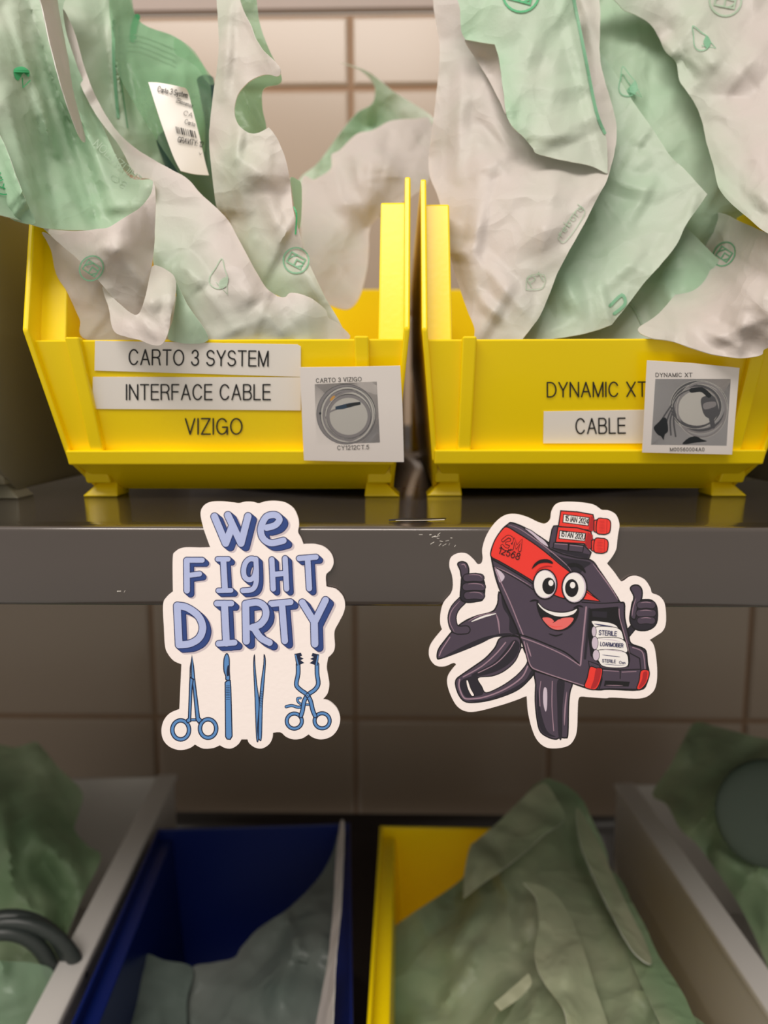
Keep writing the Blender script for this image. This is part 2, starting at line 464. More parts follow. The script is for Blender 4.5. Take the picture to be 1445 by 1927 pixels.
# ------------------------------------------------------------------ shelving unit
SHELF_Z = zz(-0.0376)
LOW_Z = zz(-0.4275)
LIP_Y = 0.229
unit = thing('shelving_unit', (0, 0.45, 0), 'grey painted metal shelving with a plain folded front lip, carrying the bins', 'shelving unit')
def shelf(z):
    prof = [(0.700, 0.020), (0.700, 0.0), (0.2400, 0.0), (0.2388, 0.0003), ] + [(LIP_Y + .0015 - .0015 * math.sin(math.radians(q)), -.0013 + .0015 * math.cos(math.radians(q))) for q in range(0, 91, 9)] + [(LIP_Y, -.0025), (LIP_Y, -.012),
            (LIP_Y, -0.0235), (0.2294, -0.0247), (0.2305, -0.0254), (0.2330, -0.0257), (0.2420, -0.0257)]
    v = []; f = []
    X0, X1 = -0.78, 0.78
    for (y, dz) in prof: v += [(X0, y, z + dz), (X1, y, z + dz)]
    for i in range(len(prof) - 1): f.append((2 * i, 2 * i + 1, 2 * i + 3, 2 * i + 2))
    o = new_mesh('shelf', v, f, 'shelf_paint', unit, smooth=True)
    s = o.modifiers.new('solid', 'SOLIDIFY'); s.thickness = 0.001; s.offset = 1
    for p in o.data.polygons:
        p.use_smooth = True
    return o
up_shelf = shelf(SHELF_Z); shelf(LOW_Z)
for sx in (-0.765, 0.765):
    for y in (0.245, 0.685):
        b = MB(); b.box(sx - 0.012, sx + 0.012, y - 0.012, y + 0.012, 0.0, 1.95)
        o = b.build('post', 'shelf_paint', None); o.parent = unit; o.location = (0, -0.45, 0)
# small scuffs on the lip
rs = random.Random(5)
for (cx, cy, w, h, n) in ((805, 1018, 22, 12, 9), (845, 1022, 20, 10, 6), (225, 1112, 14, 4, 3)):
    a = Art(lambda x, y, l: at_depth(x, y, LIP_Y - 0.0001 - l))
    for k in range(n):
        x = cx + rs.uniform(-w, w); y = cy + rs.uniform(-h, h)
        a.line([(x, y), (x + rs.uniform(2, 7), y - rs.uniform(-1, 4))], rs.uniform(.6, 1.4), 'scuff', smooth=False)
    a.build('scuff_mark', up_shelf)
a = Art(lambda x, y, l: on_plane(x, y, (0, 0, SHELF_Z + 0.0004 + l), (0, 0, 1)))
a.line([(733, 979), (770, 976), (800, 977), (838, 976)], 3.5, 'line_black', smooth=False); a.line([(745, 979.5), (800, 979), (836, 978)], 1.3, 'scuff', smooth=False)
a.build('scratch', up_shelf)

# ------------------------------------------------------------------ storage bins
def hw_at(z):
    zs = ((0.0, .0640), (.016, .0655), (.0652, .0705), (.1215, .0708))
    for (a, wa), (b_, wb) in zip(zs, zs[1:]):
        if z <= b_: return wa + (wb - wa) * max(0, (z - a)) / (b_ - a)
    return zs[-1][1]
def bin_shell_mesh(rim=0.0):
    b = MB(); t = 0.0022
    low = [(-.0180, .0160), (-.0376, .0652), (.2475, .0652), (.2475, .0030), (.004, .0030)]
    upp = [(-.0376, .0652), (-.0225, .1215), (.2475, .1215), (.2475, .0652)]
    order = [(-.0180, .0160), (-.0376, .0652), (-.0225, .1215), (.2475, .1215), (.2475, .0652), (.2475, .0030), (.004, .0030)]
    for s in (-1, 1):
        vs = [(s * hw_at(z), y, z) for y, z in order] + [(s * (hw_at(z) - t), y, z) for y, z in order]
        idx = {p: i for i, p in enumerate(order)}
        fs = []
        for base in (0, 7):
            fs.append(tuple(base + idx[p] for p in low)); fs.append(tuple(base + idx[p] for p in upp))
        fs += [(i, (i + 1) % 7, 7 + (i + 1) % 7, 7 + i) for i in range(7)]
        b.add(vs, fs)
        # thicker stacking wall just behind the front edge
        st = [(-.0290, .0600), (-.0165, .1140), (.2440, .1140), (.2440, .0060), (-.006, .0060)]
        o1 = [(s * (hw_at(z) - .0010), y, z) for y, z in st]; i1 = [(s * (hw_at(z) - .0112), y, z) for y, z in st]
        b.add(o1 + i1, [(0, 1, 2, 3, 4), (9, 8, 7, 6, 5)] + [(i, (i + 1) % 5, 5 + (i + 1) % 5, 5 + i) for i in range(5)])
        if rim:   # wide flange along the top
            z = .1215
            x0, x1 = sorted((s * (hw_at(z) + .002), s * (hw_at(z) - rim)))
            b.box(x0, x1, -.020, .2475, z - .003, z + .0012)
        # foot
        b.add([(s * .0672, -.003, 0), (s * .0520, -.003, 0), (s * .0520, .012, 0), (s * .0672, .012, 0),
               (s * .0600, .000, .0068), (s * .0530, .000, .0068), (s * .0530, .012, .0068), (s * .0600, .012, .0068)],
              [(3, 2, 1, 0), (4, 5, 6, 7), (0, 1, 5, 4), (1, 2, 6, 5), (2, 3, 7, 6), (3, 0, 4, 7)])
        # vertical rib of the label frame
        def py(z): return -.0180 + (z - .0160) / (.0652 - .0160) * (-.0376 + .0180)
        x0, x1 = s * .0503, s * .0556
        z0, z1 = .0165, .0628
        b.hexa([(x0, py(z0) - .0002, z0), (x1, py(z0) - .0002, z0), (x1, py(z0) + .004, z0), (x0, py(z0) + .004, z0),
                (x0, py(z1) - .0002, z1), (x1, py(z1) - .0002, z1), (x1, py(z1) + .004, z1), (x0, py(z1) + .004, z1)])
    def py(z): return -.0180 + (z - .0160) / (.0652 - .0160) * (-.0376 + .0180)
    # front panel, set back between the ribs
    z0, z1 = .0150, .0620
    w0, w1 = hw_at(z0) - .001, hw_at(z1) - .001
    r = .0026
    b.hexa([(-w0, py(z0) + r, z0), (w0, py(z0) + r, z0), (w0, py(z0) + r + .0024, z0), (-w0, py(z0) + r + .0024, z0),
            (-w1, py(z1) + r, z1), (w1, py(z1) + r, z1), (w1, py(z1) + r + .0024, z1), (-w1, py(z1) + r + .0024, z1)])
    # ledge under the panel
    w = hw_at(.017) - .0008
    b.hexa([(-w, -.0192, .0146), (w, -.0192, .0146), (w, -.013, .0146), (-w, -.013, .0146),
            (-w, -.0216, .0205), (w, -.0216, .0205), (w, -.014, .0205), (-w, -.014, .0205)])
    # undercut below the ledge, with three shallow gussets
    b.hexa([(-.0575, .004, .0030), (.0575, .004, .0030), (.0575, .0064, .0030), (-.0575, .0064, .0030),
            (-.0640, -.0165, .0152), (.0640, -.0165, .0152), (.0640, -.0141, .0160), (-.0640, -.0141, .0160)])
    b.box(-.0625, .0625, .004, .2475, .0026, .0050)      # bottom
    b.box(-.0700, .0700, .2450, .2475, .0030, .1215)     # back
    return b
class Bin:
    pass
def make_bin(name, x, y, z, label, group, m, rz=0.0, rim=0.0):
    t = thing(name, (x, y, z), label, 'storage bin', group, rz)
    o = bin_shell_mesh(rim).build('bin_shell', m, t)
    bevel(o, 0.0008, 2, 35)
    return t
BIN_Y = 0.312
bin_l = make_bin('storage_bin', -0.0668, BIN_Y, SHELF_Z, 'yellow hopper bin on the upper shelf with three lines of lettering', 'storage bins', 'yellow_plastic')
bin_r = make_bin('storage_bin', 0.0785, BIN_Y + 0.003, SHELF_Z, 'yellow hopper bin on the upper shelf with two lines of lettering', 'storage bins', 'yellow_plastic')
bin_cl = make_bin('storage_bin', -0.2245, 0.303, SHELF_Z, 'clear plastic bin cut off by the left edge on the upper shelf', 'storage bins', 'clear_plastic_dim', rz=math.radians(1.5))
bin_cr = make_bin('storage_bin', 0.2330, 0.303, SHELF_Z, 'clear plastic bin cut off by the right edge on the upper shelf', 'storage bins', 'clear_plastic_dim')
low_cl = make_bin('storage_bin', -0.2430, 0.330, LOW_Z, 'clear plastic bin at lower left, holding a green pouch and dark hose', 'storage bins', 'clear_plastic', rz=math.radians(3.6), rim=0.014)
low_bl = make_bin('storage_bin', -0.0885, 0.262, LOW_Z, 'dark blue plastic bin on the lower shelf', 'storage bins', 'blue_plastic', rz=math.radians(4.2))
low_ye = make_bin('storage_bin', 0.0540, 0.262, LOW_Z, 'yellow plastic bin on the lower shelf, right of the blue bin', 'storage bins', 'yellow_plastic', rz=math.radians(-0.6))
low_cr = make_bin('storage_bin', 0.2610, 0.330, LOW_Z, 'clear plastic bin at lower right, slanting out of the picture', 'storage bins', 'clear_plastic', rz=math.radians(3.0), rim=0.014)

# --- lettering and cards on the two upper bins
def panel_fn(bt, proud=0.0002):
    o = bt.location
    p0 = Vector((o.x, o.y - .0180 + .0026, o.z + .0160)); p1 = Vector((o.x, o.y - .0376 + .0026, o.z + .0652))
    d = p1 - p0; n = Vector((0, -d.z, d.y)).normalized()
    if n.y > 0: n = -n
    return lambda x, y, l: on_plane(x, y, p0 + n * (proud + l), n)
def strip(bt, name, quad, m, proud, words):
    a = Art(panel_fn(bt, proud)); a.poly(quad, m, smooth=False)
    o = a.build(name, bt)
    s = o.modifiers.new('solid', 'SOLIDIFY'); s.thickness = 0.00012; s.offset = -1
    for w in words:
        t = Art(panel_fn(bt, proud + 0.0003)); t.text(*w); t.build('lettering', o)
    return o
strip(bin_l, 'label_strip', [(179, 641), (560, 648), (566, 652), (566, 709), (178, 697)], 'label_white', .0003, [('CARTO 3 SYSTEM', 243, 686, 504, 689, 28, 'ink_black')])
strip(bin_l, 'label_strip', [(175, 709), (566, 710), (566, 772), (174, 769)], 'label_white', .0003, [('INTERFACE CABLE', 238, 752, 508, 752, 28, 'ink_black')])
t = Art(panel_fn(bin_l, .0004)); t.text('VIZIGO', 349, 817, 455, 817, 29, 'ink_black'); t.build('lettering', bin_l)
strip(bin_r, 'label_strip', [(1023, 774), (1225, 771), (1225, 834), (1022, 834)], 'label_white', .0003, [('CABLE', 1084, 816, 1176, 815, 28, 'ink_black')])
t = Art(panel_fn(bin_r, .0004)); t.text('DYNAMIC XT', 1030, 747, 1216, 746, 27, 'ink_black'); t.build('lettering', bin_r)

def card(bt, quad, pic, proud):
    a = Art(panel_fn(bt, proud)); a.poly(quad, 'card_paper', smooth=False)
    o = a.build('picture_card', bt)
    s = o.modifiers.new('solid', 'SOLIDIFY'); s.thickness = 0.0002; s.offset = -1
    p = Art(panel_fn(bt, proud + .0002)); p.poly(pic, 'photo_grey', smooth=False)
    return o, p
CP = .0064
o, p = card(bin_l, [(564, 691), (660, 690), (753, 688), (757, 760), (760, 869), (665, 868), (572, 866)], [(592, 723), (709, 718), (715, 833), (595, 837)], CP)
def C3(x, y): return (560 + x * 220 / 1445, 680 + y * 200 / 1314)
p.ell(*C3(635, 680), 39, 36, 'photo_light')
for k, (cx, cy, rx, ry, w) in enumerate(((600, 655, 345, 350, 6.5), (620, 650, 330, 325, 4), (610, 670, 300, 300, 6.5), (625, 665, 275, 280, 4), (630, 680, 255, 250, 6), (615, 660, 320, 335, 3.5))):
    x, y = C3(cx, cy)
    p.ring(x, y, rx * .1522, w, 'photo_mid' if k % 2 == 0 else 'photo_light', ry=ry * .1522)
    p.ring(x, y, rx * .1522 + w / 2, .9, 'photo_dark', ry=ry * .1522 + w / 2)
for pts in ([(350, 700), (380, 640), (430, 610), (480, 590)], [(330, 600), (420, 470), (560, 390), (700, 370)], [(500, 930), (640, 985), (760, 930)]):
    p.line([C3(*q) for q in pts], 3.2, 'photo_mid')
p.poly([C3(*q) for q in ((465, 560), (580, 530), (640, 515), (775, 500), (780, 530), (640, 570), (560, 590), (470, 598))], 'photo_navy', smooth=False)
p.poly([C3(*q) for q in ((600, 535), (700, 508), (770, 503), (778, 535), (610, 572))], 'photo_black', smooth=False)
p.poly([C3(*q) for q in ((400, 470), (435, 430), (465, 428), (440, 470), (410, 490))], 'photo_orange')
p.poly([C3(*q) for q in ((265, 635), (290, 630), (290, 655), (270, 658))], 'photo_black')
p.build('cable_photo', o)
t = Art(panel_fn(bin_l, CP + .0003))
t.text('CARTO 3 VIZIGO', 595, 720, 680, 717, 7.5, 'ink_black', .03, serif=True, gap=.30); t.build('lettering', o)
t = Art(panel_fn(bin_l, CP + .0003)); t.text('CY1212CT.5', 635, 846.5, 694, 845, 7.5, 'ink_black', .03, serif=True, gap=.30)
t.build('lettering', o)
o, p = card(bin_r, [(1217, 678), (1300, 683), (1391, 692), (1377, 855), (1290, 853), (1208, 851)], [(1233, 713), (1375, 713), (1367, 839), (1225, 837)], CP)
def C4(x, y): return (1010 + x * 390 / 1445, 670 + y * 200 / 741)
p.ell(*C4(1125, 370), 38, 35, 'photo_light')
for k, (cx, cy, rx, ry, w) in enumerate(((1130, 350, 190, 170, 5.5), (1140, 370, 175, 165, 4), (1115, 350, 165, 145, 5), (1150, 375, 170, 190, 4), (1105, 365, 155, 135, 3.5))):
    x, y = C4(cx, cy)
    p.ring(x, y, rx * .27, w, 'photo_dark' if k % 2 == 0 else 'photo_mid', ry=ry * .27)
    p.ring(x, y, rx * .27 + w / 2, .8, 'photo_light', ry=ry * .27 + w / 2)
p.poly([C4(*q) for q in ((1150, 290), (1230, 278), (1262, 340), (1265, 400), (1230, 440), (1175, 420), (1150, 360))], 'photo_dark')
p.poly([C4(*q) for q in ((1165, 330), (1240, 318), (1245, 350), (1170, 372))], 'photo_mid')
p.line([C4(*q) for q in ((1080, 240), (1150, 235), (1200, 275))], 9, 'photo_black')
p.line([C4(*q) for q in ((1215, 430), (1228, 490))], 9, 'photo_dark')
p.poly([C4(*q) for q in ((1015, 610), (1060, 570), (1110, 560), (1150, 580), (1185, 595), (1100, 605), (1045, 615))], 'photo_black')
for q in (((940, 340), (880, 430), (840, 500)), ((945, 360), (910, 440), (885, 560)), ((950, 380), (930, 450), (935, 550)), ((955, 400), (955, 470), (968, 560))):
    p.line([C4(*w) for w in q], 3, 'photo_dark')
p.poly([C4(*q) for q in ((880, 430), (905, 440), (915, 520), (890, 550), (885, 585), (865, 560), (840, 545), (815, 500), (850, 460))], 'photo_black')
p.build('cable_photo', o)
t = Art(panel_fn(bin_r, CP + .0003))
t.text('DYNAMIC XT', 1234, 709, 1302, 709, 7, 'ink_black', .03, serif=True, gap=.30); t.build('lettering', o)
t = Art(panel_fn(bin_r, CP + .0003)); t.text('M00560004A0', 1261, 849, 1325, 849, 6.5, 'ink_black', .03, serif=True, gap=.30)
t.build('lettering', o)
# ------------------------------------------------------------------ sterilization pouches: crumpled sheets
def rbf(ctrl, col):
    P = np.array([[c[0], c[1]] for c in ctrl], float) / 100.0
    V = np.array([c[col] for c in ctrl], float)
    n = len(P)
    D = np.sqrt(((P[:, None] - P[None]) ** 2).sum(-1))
    A = np.zeros((n + 3, n + 3)); A[:n, :n] = -D - np.eye(n) * 0.02
    A[:n, n] = 1; A[:n, n + 1:] = P; A[n, :n] = 1; A[n + 1:, :n] = P.T
    b = np.concatenate([V, np.zeros(3)])
    w = np.linalg.lstsq(A, b, rcond=None)[0]
    def f(x, y):
        q = np.array([x, y]) / 100.0
        d = np.sqrt(((P - q) ** 2).sum(-1))
        return float(-(w[:n] * d).sum() + w[n] + w[n + 1] * q[0] + w[n + 2] * q[1])
    return f

class Sheet: pass
def inside(p, poly):
    x, y = p; r = False; n = len(poly); j = n - 1
    for i in range(n):
        xi, yi = poly[i]; xj, yj = poly[j]
        if (yi > y) != (yj > y) and x < (xj - xi) * (y - yi) / (yj - yi) + xi: r = not r
        j = i
    return r

def sheet(name, parent, outline, ctrl, m='pouch_paper', amp=0.0011, wave=75.0, folds=(), seed=1, step=6.0, thick=0.00034, wob=0.6, back=0.0, tint0=0.0):
    """outline: edge of the sheet (x, y [, 'c']); ctrl: (x, y, depth, tint) where the sheet passes;
    folds: (x0, y0, x1, y1, height, half width) creases pushed towards the viewer (or away, negative)"""
    rs = random.Random(seed)
    fd = rbf(ctrl, 2)
    ft = rbf([c if len(c) > 3 else tuple(c) + (tint0,) for c in ctrl], 3)
    waves = []
    for k in range(5):
        a = rs.uniform(0, math.pi); waves.append((math.cos(a), math.sin(a), wave * (0.9 + 0.5 * k), rs.uniform(0, 9), rs.uniform(-50, 50), rs.uniform(-50, 50)))
    bx = [p[0] for p in outline]; by = [p[1] for p in outline]
    cre = []
    if amp > 0.0005:
        main = rs.uniform(0.9, 2.2)
        for k in range(int(6 + (max(bx) - min(bx)) * (max(by) - min(by)) / 13000.0)):
            cx = rs.uniform(min(bx), max(bx)); cy = rs.uniform(min(by), max(by))
            an = main + rs.gauss(0, .55); ln = rs.uniform(60, 240)
            dx, dy = math.cos(an) * ln / 2, math.sin(an) * ln / 2
            w = rs.uniform(12, 46); sg = rs.choice((1, 1, -1))
            cre.append((cx - dx, cy - dy, cx + dx, cy + dy, sg * amp * rs.uniform(.4, 1.3) * w / 22, w, rs.uniform(1.2, 3.2) ** rs.choice((1, -1))))
    def depth(x, y):
        h = 0.0
        for c, s, wl, ph, ox, oy in waves:
            q = (x * c + y * s) / wl + ph + 1.1 * noise.noise(((x + ox) / (2.2 * wl), (y + oy) / (2.2 * wl), seed))
            tri = abs((q % 1.0) - 0.5) * 2 - 0.5
            msk = max(0.0, 0.5 + 1.1 * noise.noise((x / (1.6 * wl) + ox, y / (1.6 * wl) + oy, seed + 3.3)))
            h += tri * msk * wl / wave * 0.36
        h *= amp
        for x0, y0, x1, y1, hh, w, asym in cre:
            dx, dy = x1 - x0, y1 - y0; L2 = dx * dx + dy * dy
            t = ((x - x0) * dx + (y - y0) * dy) / L2
            if t <= 0 or t >= 1: continue
            d = ((x - x0) * dy - (y - y0) * dx) / math.sqrt(L2)
            d = d * asym if d > 0 else -d
            if d < w: h += hh * (1 - d / w) * (4 * t * (1 - t)) ** 0.7
        for x0, y0, x1, y1, hh, w in folds:
            dx, dy = x1 - x0, y1 - y0; L2 = dx * dx + dy * dy
            t = ((x - x0) * dx + (y - y0) * dy) / L2
            tt = min(1, max(0, t))
            d = math.hypot(x - x0 - tt * dx, y - y0 - tt * dy)
            if d < w: h += hh * (1 - d / w) * min(1.0, 0.35 + 2.2 * tt * (1 - tt))
        return fd(x, y) - h
    edge = cr(outline, True, 6)
    pts = []
    acc = 0
    n = len(edge)
    for i in range(n):
        a, b = edge[i], edge[(i + 1) % n]
        L = (b - a).length; k = max(1, int(L / step))
        for j in range(k):
            q = a.lerp(b, j / k)
            pts.append((q.x + wob * noise.noise((q.x / 17, q.y / 17, seed)), q.y + wob * noise.noise((q.x / 17, q.y / 17, seed + 7))))
    loop = [Vector(p) for p in pts]
    poly = [(p.x, p.y) for p in loop]
    x0 = min(p[0] for p in poly); x1 = max(p[0] for p in poly); y0 = min(p[1] for p in poly); y1 = max(p[1] for p in poly)
    E_ = np.array(poly)
    inner = []
    j = 0; y = y0
    while y < y1:
        x = x0 + (step / 2 if j % 2 else 0)
        while x < x1:
            q = (x + rs.uniform(-1, 1) * step * .15, y + rs.uniform(-1, 1) * step * .15)
            if inside(q, poly) and ((E_ - q) ** 2).sum(1).min() > (step * 0.55) ** 2: inner.append(Vector(q))
            x += step
        y += step * .866; j += 1
    N = len(loop)
    vs, es, fs, _, _, _ = delaunay_2d_cdt(loop + inner, [(i, (i + 1) % N) for i in range(N)], [], 1, 1e-4)
    Vd = [at_depth(v.x, v.y, depth(v.x, v.y)) for v in vs]
    T = [min(1.0, max(0.0, ft(v.x, v.y))) for v in vs]
    F = [tuple(f) for f in fs]
    if back:          # the far side of the pouch, bulging away and joined along the rim
        dist = [math.sqrt(((E_ - (v.x, v.y)) ** 2).sum(1).min()) for v in vs]
        nb = len(Vd)
        for v, d in zip(vs, dist):
            Vd.append(at_depth(v.x, v.y, depth(v.x, v.y) + 0.0006 + back * min(1.0, d / 90.0)))
        T += [1.0] * nb
        F += [tuple(i + nb for i in f[::-1]) for f in F if min(dist[i] for i in f) > step * .6]
    o = new_mesh(name, Vd, F, [m, 'paper_edge'], parent, smooth=True)
    at = o.data.attributes.new('tint', 'FLOAT', 'POINT')
    at.data.foreach_set('value', T)
    if thick:
        s = o.modifiers.new('solid', 'SOLIDIFY'); s.thickness = thick; s.offset = 0; s.material_offset_rim = 1
        s = o.modifiers.new('split', 'EDGE_SPLIT'); s.split_angle = math.radians(55)
    S = Sheet(); S.o = o; S.depth = depth
    S.fn = lambda x, y, l: at_depth(x, y, depth(x, y) - 0.0007 - l)
    return S

def rot2(pts, cx, cy, s, ang):
    c, d = math.cos(ang), math.sin(ang)
    return [(cx + s * (x * c - y * d), cy + s * (x * d + y * c)) for x, y in pts]
def mark_logo(S, cx, cy, r, ang=0.0, m='ink_green', sx=1.0):
    a = Art(S.fn)
    circ = [(sx * math.cos(t), math.sin(t)) for t in [2 * math.pi * k / 24 for k in range(24)]]
    a.line(rot2(circ, cx, cy, r, ang), r * .12, m, closed=True, smooth=False)
    for p in ([(-.62, -.42), (.62, -.42), (.62, .42), (-.62, .42), (-.62, -.42)], [(-.62, .1), (-.1, -.42)], [(0, .42), (0, -.1), (.62, -.1)], [(.25, .42), (.62, .1)]):
        p = [(x * sx, y) for x, y in p]
        a.line(rot2(p, cx, cy, r, ang), r * .11, m, smooth=False)
    a.build('printed_symbol', S.o)
def mark_drop(S, cx, cy, s, ang=0.0, m='ink_faint'):
    a = Art(S.fn)
    d = [(0, -1), (.25, -.45), (.5, .1), (.42, .5), (0, .68), (-.42, .5), (-.5, .1), (-.25, -.45)]
    a.line(rot2(d, cx, cy, s, ang), s * .06, m, closed=True)
    a.poly(rot2([(.1, .2), (.5, -.05), (.45, .45), (.1, .64)], cx, cy, s, ang), m)
    a.line(rot2([(-.1, .35), (.6, .9), (.5, .4)], cx, cy, s, ang), s * .05, m, smooth=False)
    a.build('printed_symbol', S.o)
def mark_bulb(S, cx, cy, s, ang=0.0, m='ink_strong'):
    a = Art(S.fn)
    a.poly(rot2([(-.6, -.7), (.1, -.9), (.7, -.5), (.6, .0), (.2, -.35), (-.1, .1), (-.3, .3), (-.6, -.1)], cx, cy, s, ang), m)
    a.line(rot2([(.1, .1), (.15, .9), (.75, .3)], cx, cy, s, ang), s * .1, m, smooth=False)
    a.build('printed_symbol', S.o)
def mark_text(S, words, m='ink_faint'):
    a = Art(S.fn)
    for w in words: a.text(*w[:6], m)
    a.build('printed_text', S.o)
def mark_line(S, pts, w, m='ink_green', name='printed_line'):
    a = Art(S.fn); a.line(pts, w, m); a.build(name, S.o)
G_UP = 'pouches in the upper bins'
G_LO = 'pouches in the lower bins'
def pouch(label, group, x, y, Y):
    p = at_depth(x, y, Y)
    return thing('sterilization_pouch', p, label, 'sterilization pouch', group)

# ---- back pouch of the left yellow bin (blurred)
t = pouch('crumpled blurred pouch at the back of the upper left yellow bin', G_UP, 650, 600, .44)
sheet('film_back', t, [(560, 345), (600, 305), (640, 250), (672, 212), (700, 195), (706, 165), (690, 142), (668, 128), (640, 118), (664, 124), (698, 138), (740, 172), (815, 222), (812, 262), (740, 300), (690, 330), (640, 420), (590, 440), (562, 420)],
      [(560, 345, .455, .6), (640, 250, .46, .8), (700, 190, .465, .9), (645, 120, .455, .2), (810, 230, .44, .1), (640, 420, .45, .5), (760, 210, .45, .2), (560, 430, .45, 1.0), (700, 240, .478, 1.0)], 'pouch_mint', amp=.0012, seed=3, wave=90,
      folds=[(690, 200, 705, 300, .004, 14)])
S = sheet('paper_front', t, [(567, 347), (592, 338), (622, 318), (624, 292), (640, 282), (672, 252), (700, 246), (735, 228), (780, 224), (812, 228), (812, 300), (800, 350), (735, 395), (698, 425), (694, 470), (690, 510), (676, 560), (655, 582), (625, 576), (590, 560), (570, 540)],
          [(567, 347, .425, .0), (625, 300, .42, 0), (735, 228, .43, 0), (812, 230, .44, 0), (690, 430, .41, 0), (600, 450, .40, .15), (655, 575, .385, .0), (580, 540, .385, .1), (720, 300, .405, 0), (650, 380, .405, 0)], 'pouch_paper', amp=.0022, wave=95, seed=4, back=.012,
          folds=[(625, 300, 660, 420, .004, 30), (700, 250, 690, 430, .004, 40)])

# ---- far-left open pouch of the left yellow bin
t = pouch('open pouch leaning left out of the upper left yellow bin, its rim curled', G_UP, 180, 600, .285)
S = sheet('film_inside', t, [(-60, -60), (130, -60), (118, 20), (140, 110), (190, 230), (240, 330), (288, 342), (270, 392), (235, 415), (205, 432), (150, 434), (85, 430), (40, 416), (0, 405), (-60, 390)],
          [(-60, -60, .300, .4), (130, -60, .315, .5), (0, 200, .276, .25), (20, 330, .268, .8), (70, 150, .300, .8), (110, 300, .305, .85), (180, 400, .300, 1.0), (190, 250, .312, .9), (280, 350, .292, .5), (60, 415, .270, .8), (0, 60, .29, .3)],
          'pouch_mint', amp=.0013, wave=80, seed=11,
          folds=[(40, -40, 185, 425, -.006, 26), (75, 40, 215, 380, .004, 22), (10, 180, 70, 410, .005, 26), (125, 150, 200, 330, .005, 24), (60, 60, 172, 400, .003, 13), (100, 120, 195, 420, .003, 13), (130, 210, 205, 420, -.003, 14), (20, 20, 130, 380, .0025, 13), (70, 230, 110, 425, -.003, 14)])
mark_bulb(S, 40, 145, 22); mark_logo(S, 8, 345, 21, .35, 'ink_strong')
S = sheet('paper_outer', t, [(62, -60), (95, -60), (112, 30), (125, 95), (138, 175), (160, 260), (148, 255), (120, 180), (98, 100), (80, 20)], [(80, -60, .288, 0), (110, 80, .286, 0), (155, 255, .290, .2)], 'pouch_paper', amp=.0006, seed=12)
S = sheet('paper_left', t, [(-60, 190), (0, 255), (30, 330), (52, 385), (66, 420), (30, 416), (0, 398), (-60, 370)], [(-60, 200, .268, .2), (50, 400, .268, 1.0), (0, 300, .265, .9), (0, 400, .267, .8), (30, 340, .264, 1.0)], 'pouch_mint', amp=.001, seed=13, folds=[(0, 255, 60, 415, .003, 14)])
S = sheet('paper_front', t, [(82, 430, 'c'), (118, 434), (150, 435), (182, 431), (205, 428), (232, 411), (262, 392), (284, 366), (289, 340), (293, 372), (292, 420), (289, 470), (281, 525), (270, 570), (262, 590), (244, 588), (215, 562), (185, 527), (150, 490), (112, 458)],
          [(82, 430, .278, .2), (150, 434, .272, .0), (235, 412, .270, 0), (289, 342, .274, .1), (290, 470, .280, .1), (262, 590, .280, .0), (200, 520, .274, .1), (220, 470, .266, .0), (120, 455, .275, .2), (160, 480, .272, .35)],
          'pouch_paper', amp=.0010, wave=90, seed=14, folds=[(240, 400, 262, 580, .002, 40), (190, 470, 205, 462, .0015, 16)])
mark_logo(S, 172, 505, 24, .6, 'ink_green', .9)
S = sheet('paper_under', t, [(80, 436), (120, 462), (160, 500), (200, 535), (262, 560), (326, 550), (332, 640), (168, 640), (150, 600), (128, 552), (106, 515), (96, 470)],
          [(80, 436, .283, .1), (110, 515, .288, .1), (160, 640, .290, .2), (332, 640, .289, .3), (320, 556, .289, .3), (180, 540, .284, .1)], 'pouch_paper', amp=.0008, seed=15)
S = sheet('folded_corner', t, [(193, 540), (215, 563), (245, 588), (262, 590), (275, 555), (283, 515), (290, 500), (312, 508), (329, 524), (330, 556), (322, 590), (318, 620), (308, 645), (292, 650), (262, 640), (238, 634), (214, 622), (205, 580)],
          [(195, 540, .281, .2), (262, 592, .272, .1), (290, 502, .279, .2), (330, 530, .277, .2), (308, 645, .268, .0), (215, 620, .272, .0), (285, 570, .269, .1), (240, 610, .270, 0)], 'pouch_paper', amp=.0011, wave=60, seed=16,
          folds=[(262, 592, 300, 645, .002, 22), (325, 530, 312, 640, .002, 14)])

# ---- pouch with the printed label and the dark connector inside
t = pouch('green film pouch with a printed white label in the upper left yellow bin', G_UP, 360, 380, .33)
S = sheet('paper_back', t, [(112, -60), (230, -60), (258, 36), (330, 70), (368, 105), (392, 145), (400, 210), (408, 300), (420, 420), (330, 400), (290, 345), (236, 322), (170, 250), (122, 150), (98, 30)],
          [(112, -60, .335, .4), (230, -60, .35, .6), (258, 36, .355, .9), (392, 145, .365, .9), (410, 400, .35, .5), (290, 330, .34, .6), (195, 190, .335, .5), (150, 60, .33, .35), (210, 60, .34, .4)],
          'pouch_mint', amp=.0010, wave=90, seed=21, folds=[(212, 30, 225, 200, .004, 10), (225, 60, 260, 240, -.003, 14), (205, 0, 240, 250, .004, 16)])
mark_line(S, [(258, 32), (252, 52), (250, 74)], 12, 'ink_strong', 'seal_mark')
for k in range(4):
    mark_line(S, [(222, 72 + 9 * k), (262, 66 + 10 * k), (330, 92 + 11 * k)], 2.2, 'ink_faint', 'seal_line')
mark_line(S, [(214, 40), (214, 120), (222, 220)], 6, 'ink_green', 'seal_line')
mark_line(S, [(225, 50), (226, 130), (240, 240)], 2.5, 'ink_green', 'seal_line')
c = thing('cable_connector', at_depth(385, 390, .347), 'dark green cable connector showing below the white label in the upper left yellow bin', 'cable')
b = MB()
b.tube([at_depth(*q) for q in ((330, 260, .343), (352, 320, .341), (372, 372, .340), (392, 425, .339))], .0085, 16)
o = b.build('connector_body', 'dark_cable', None, smooth=True)
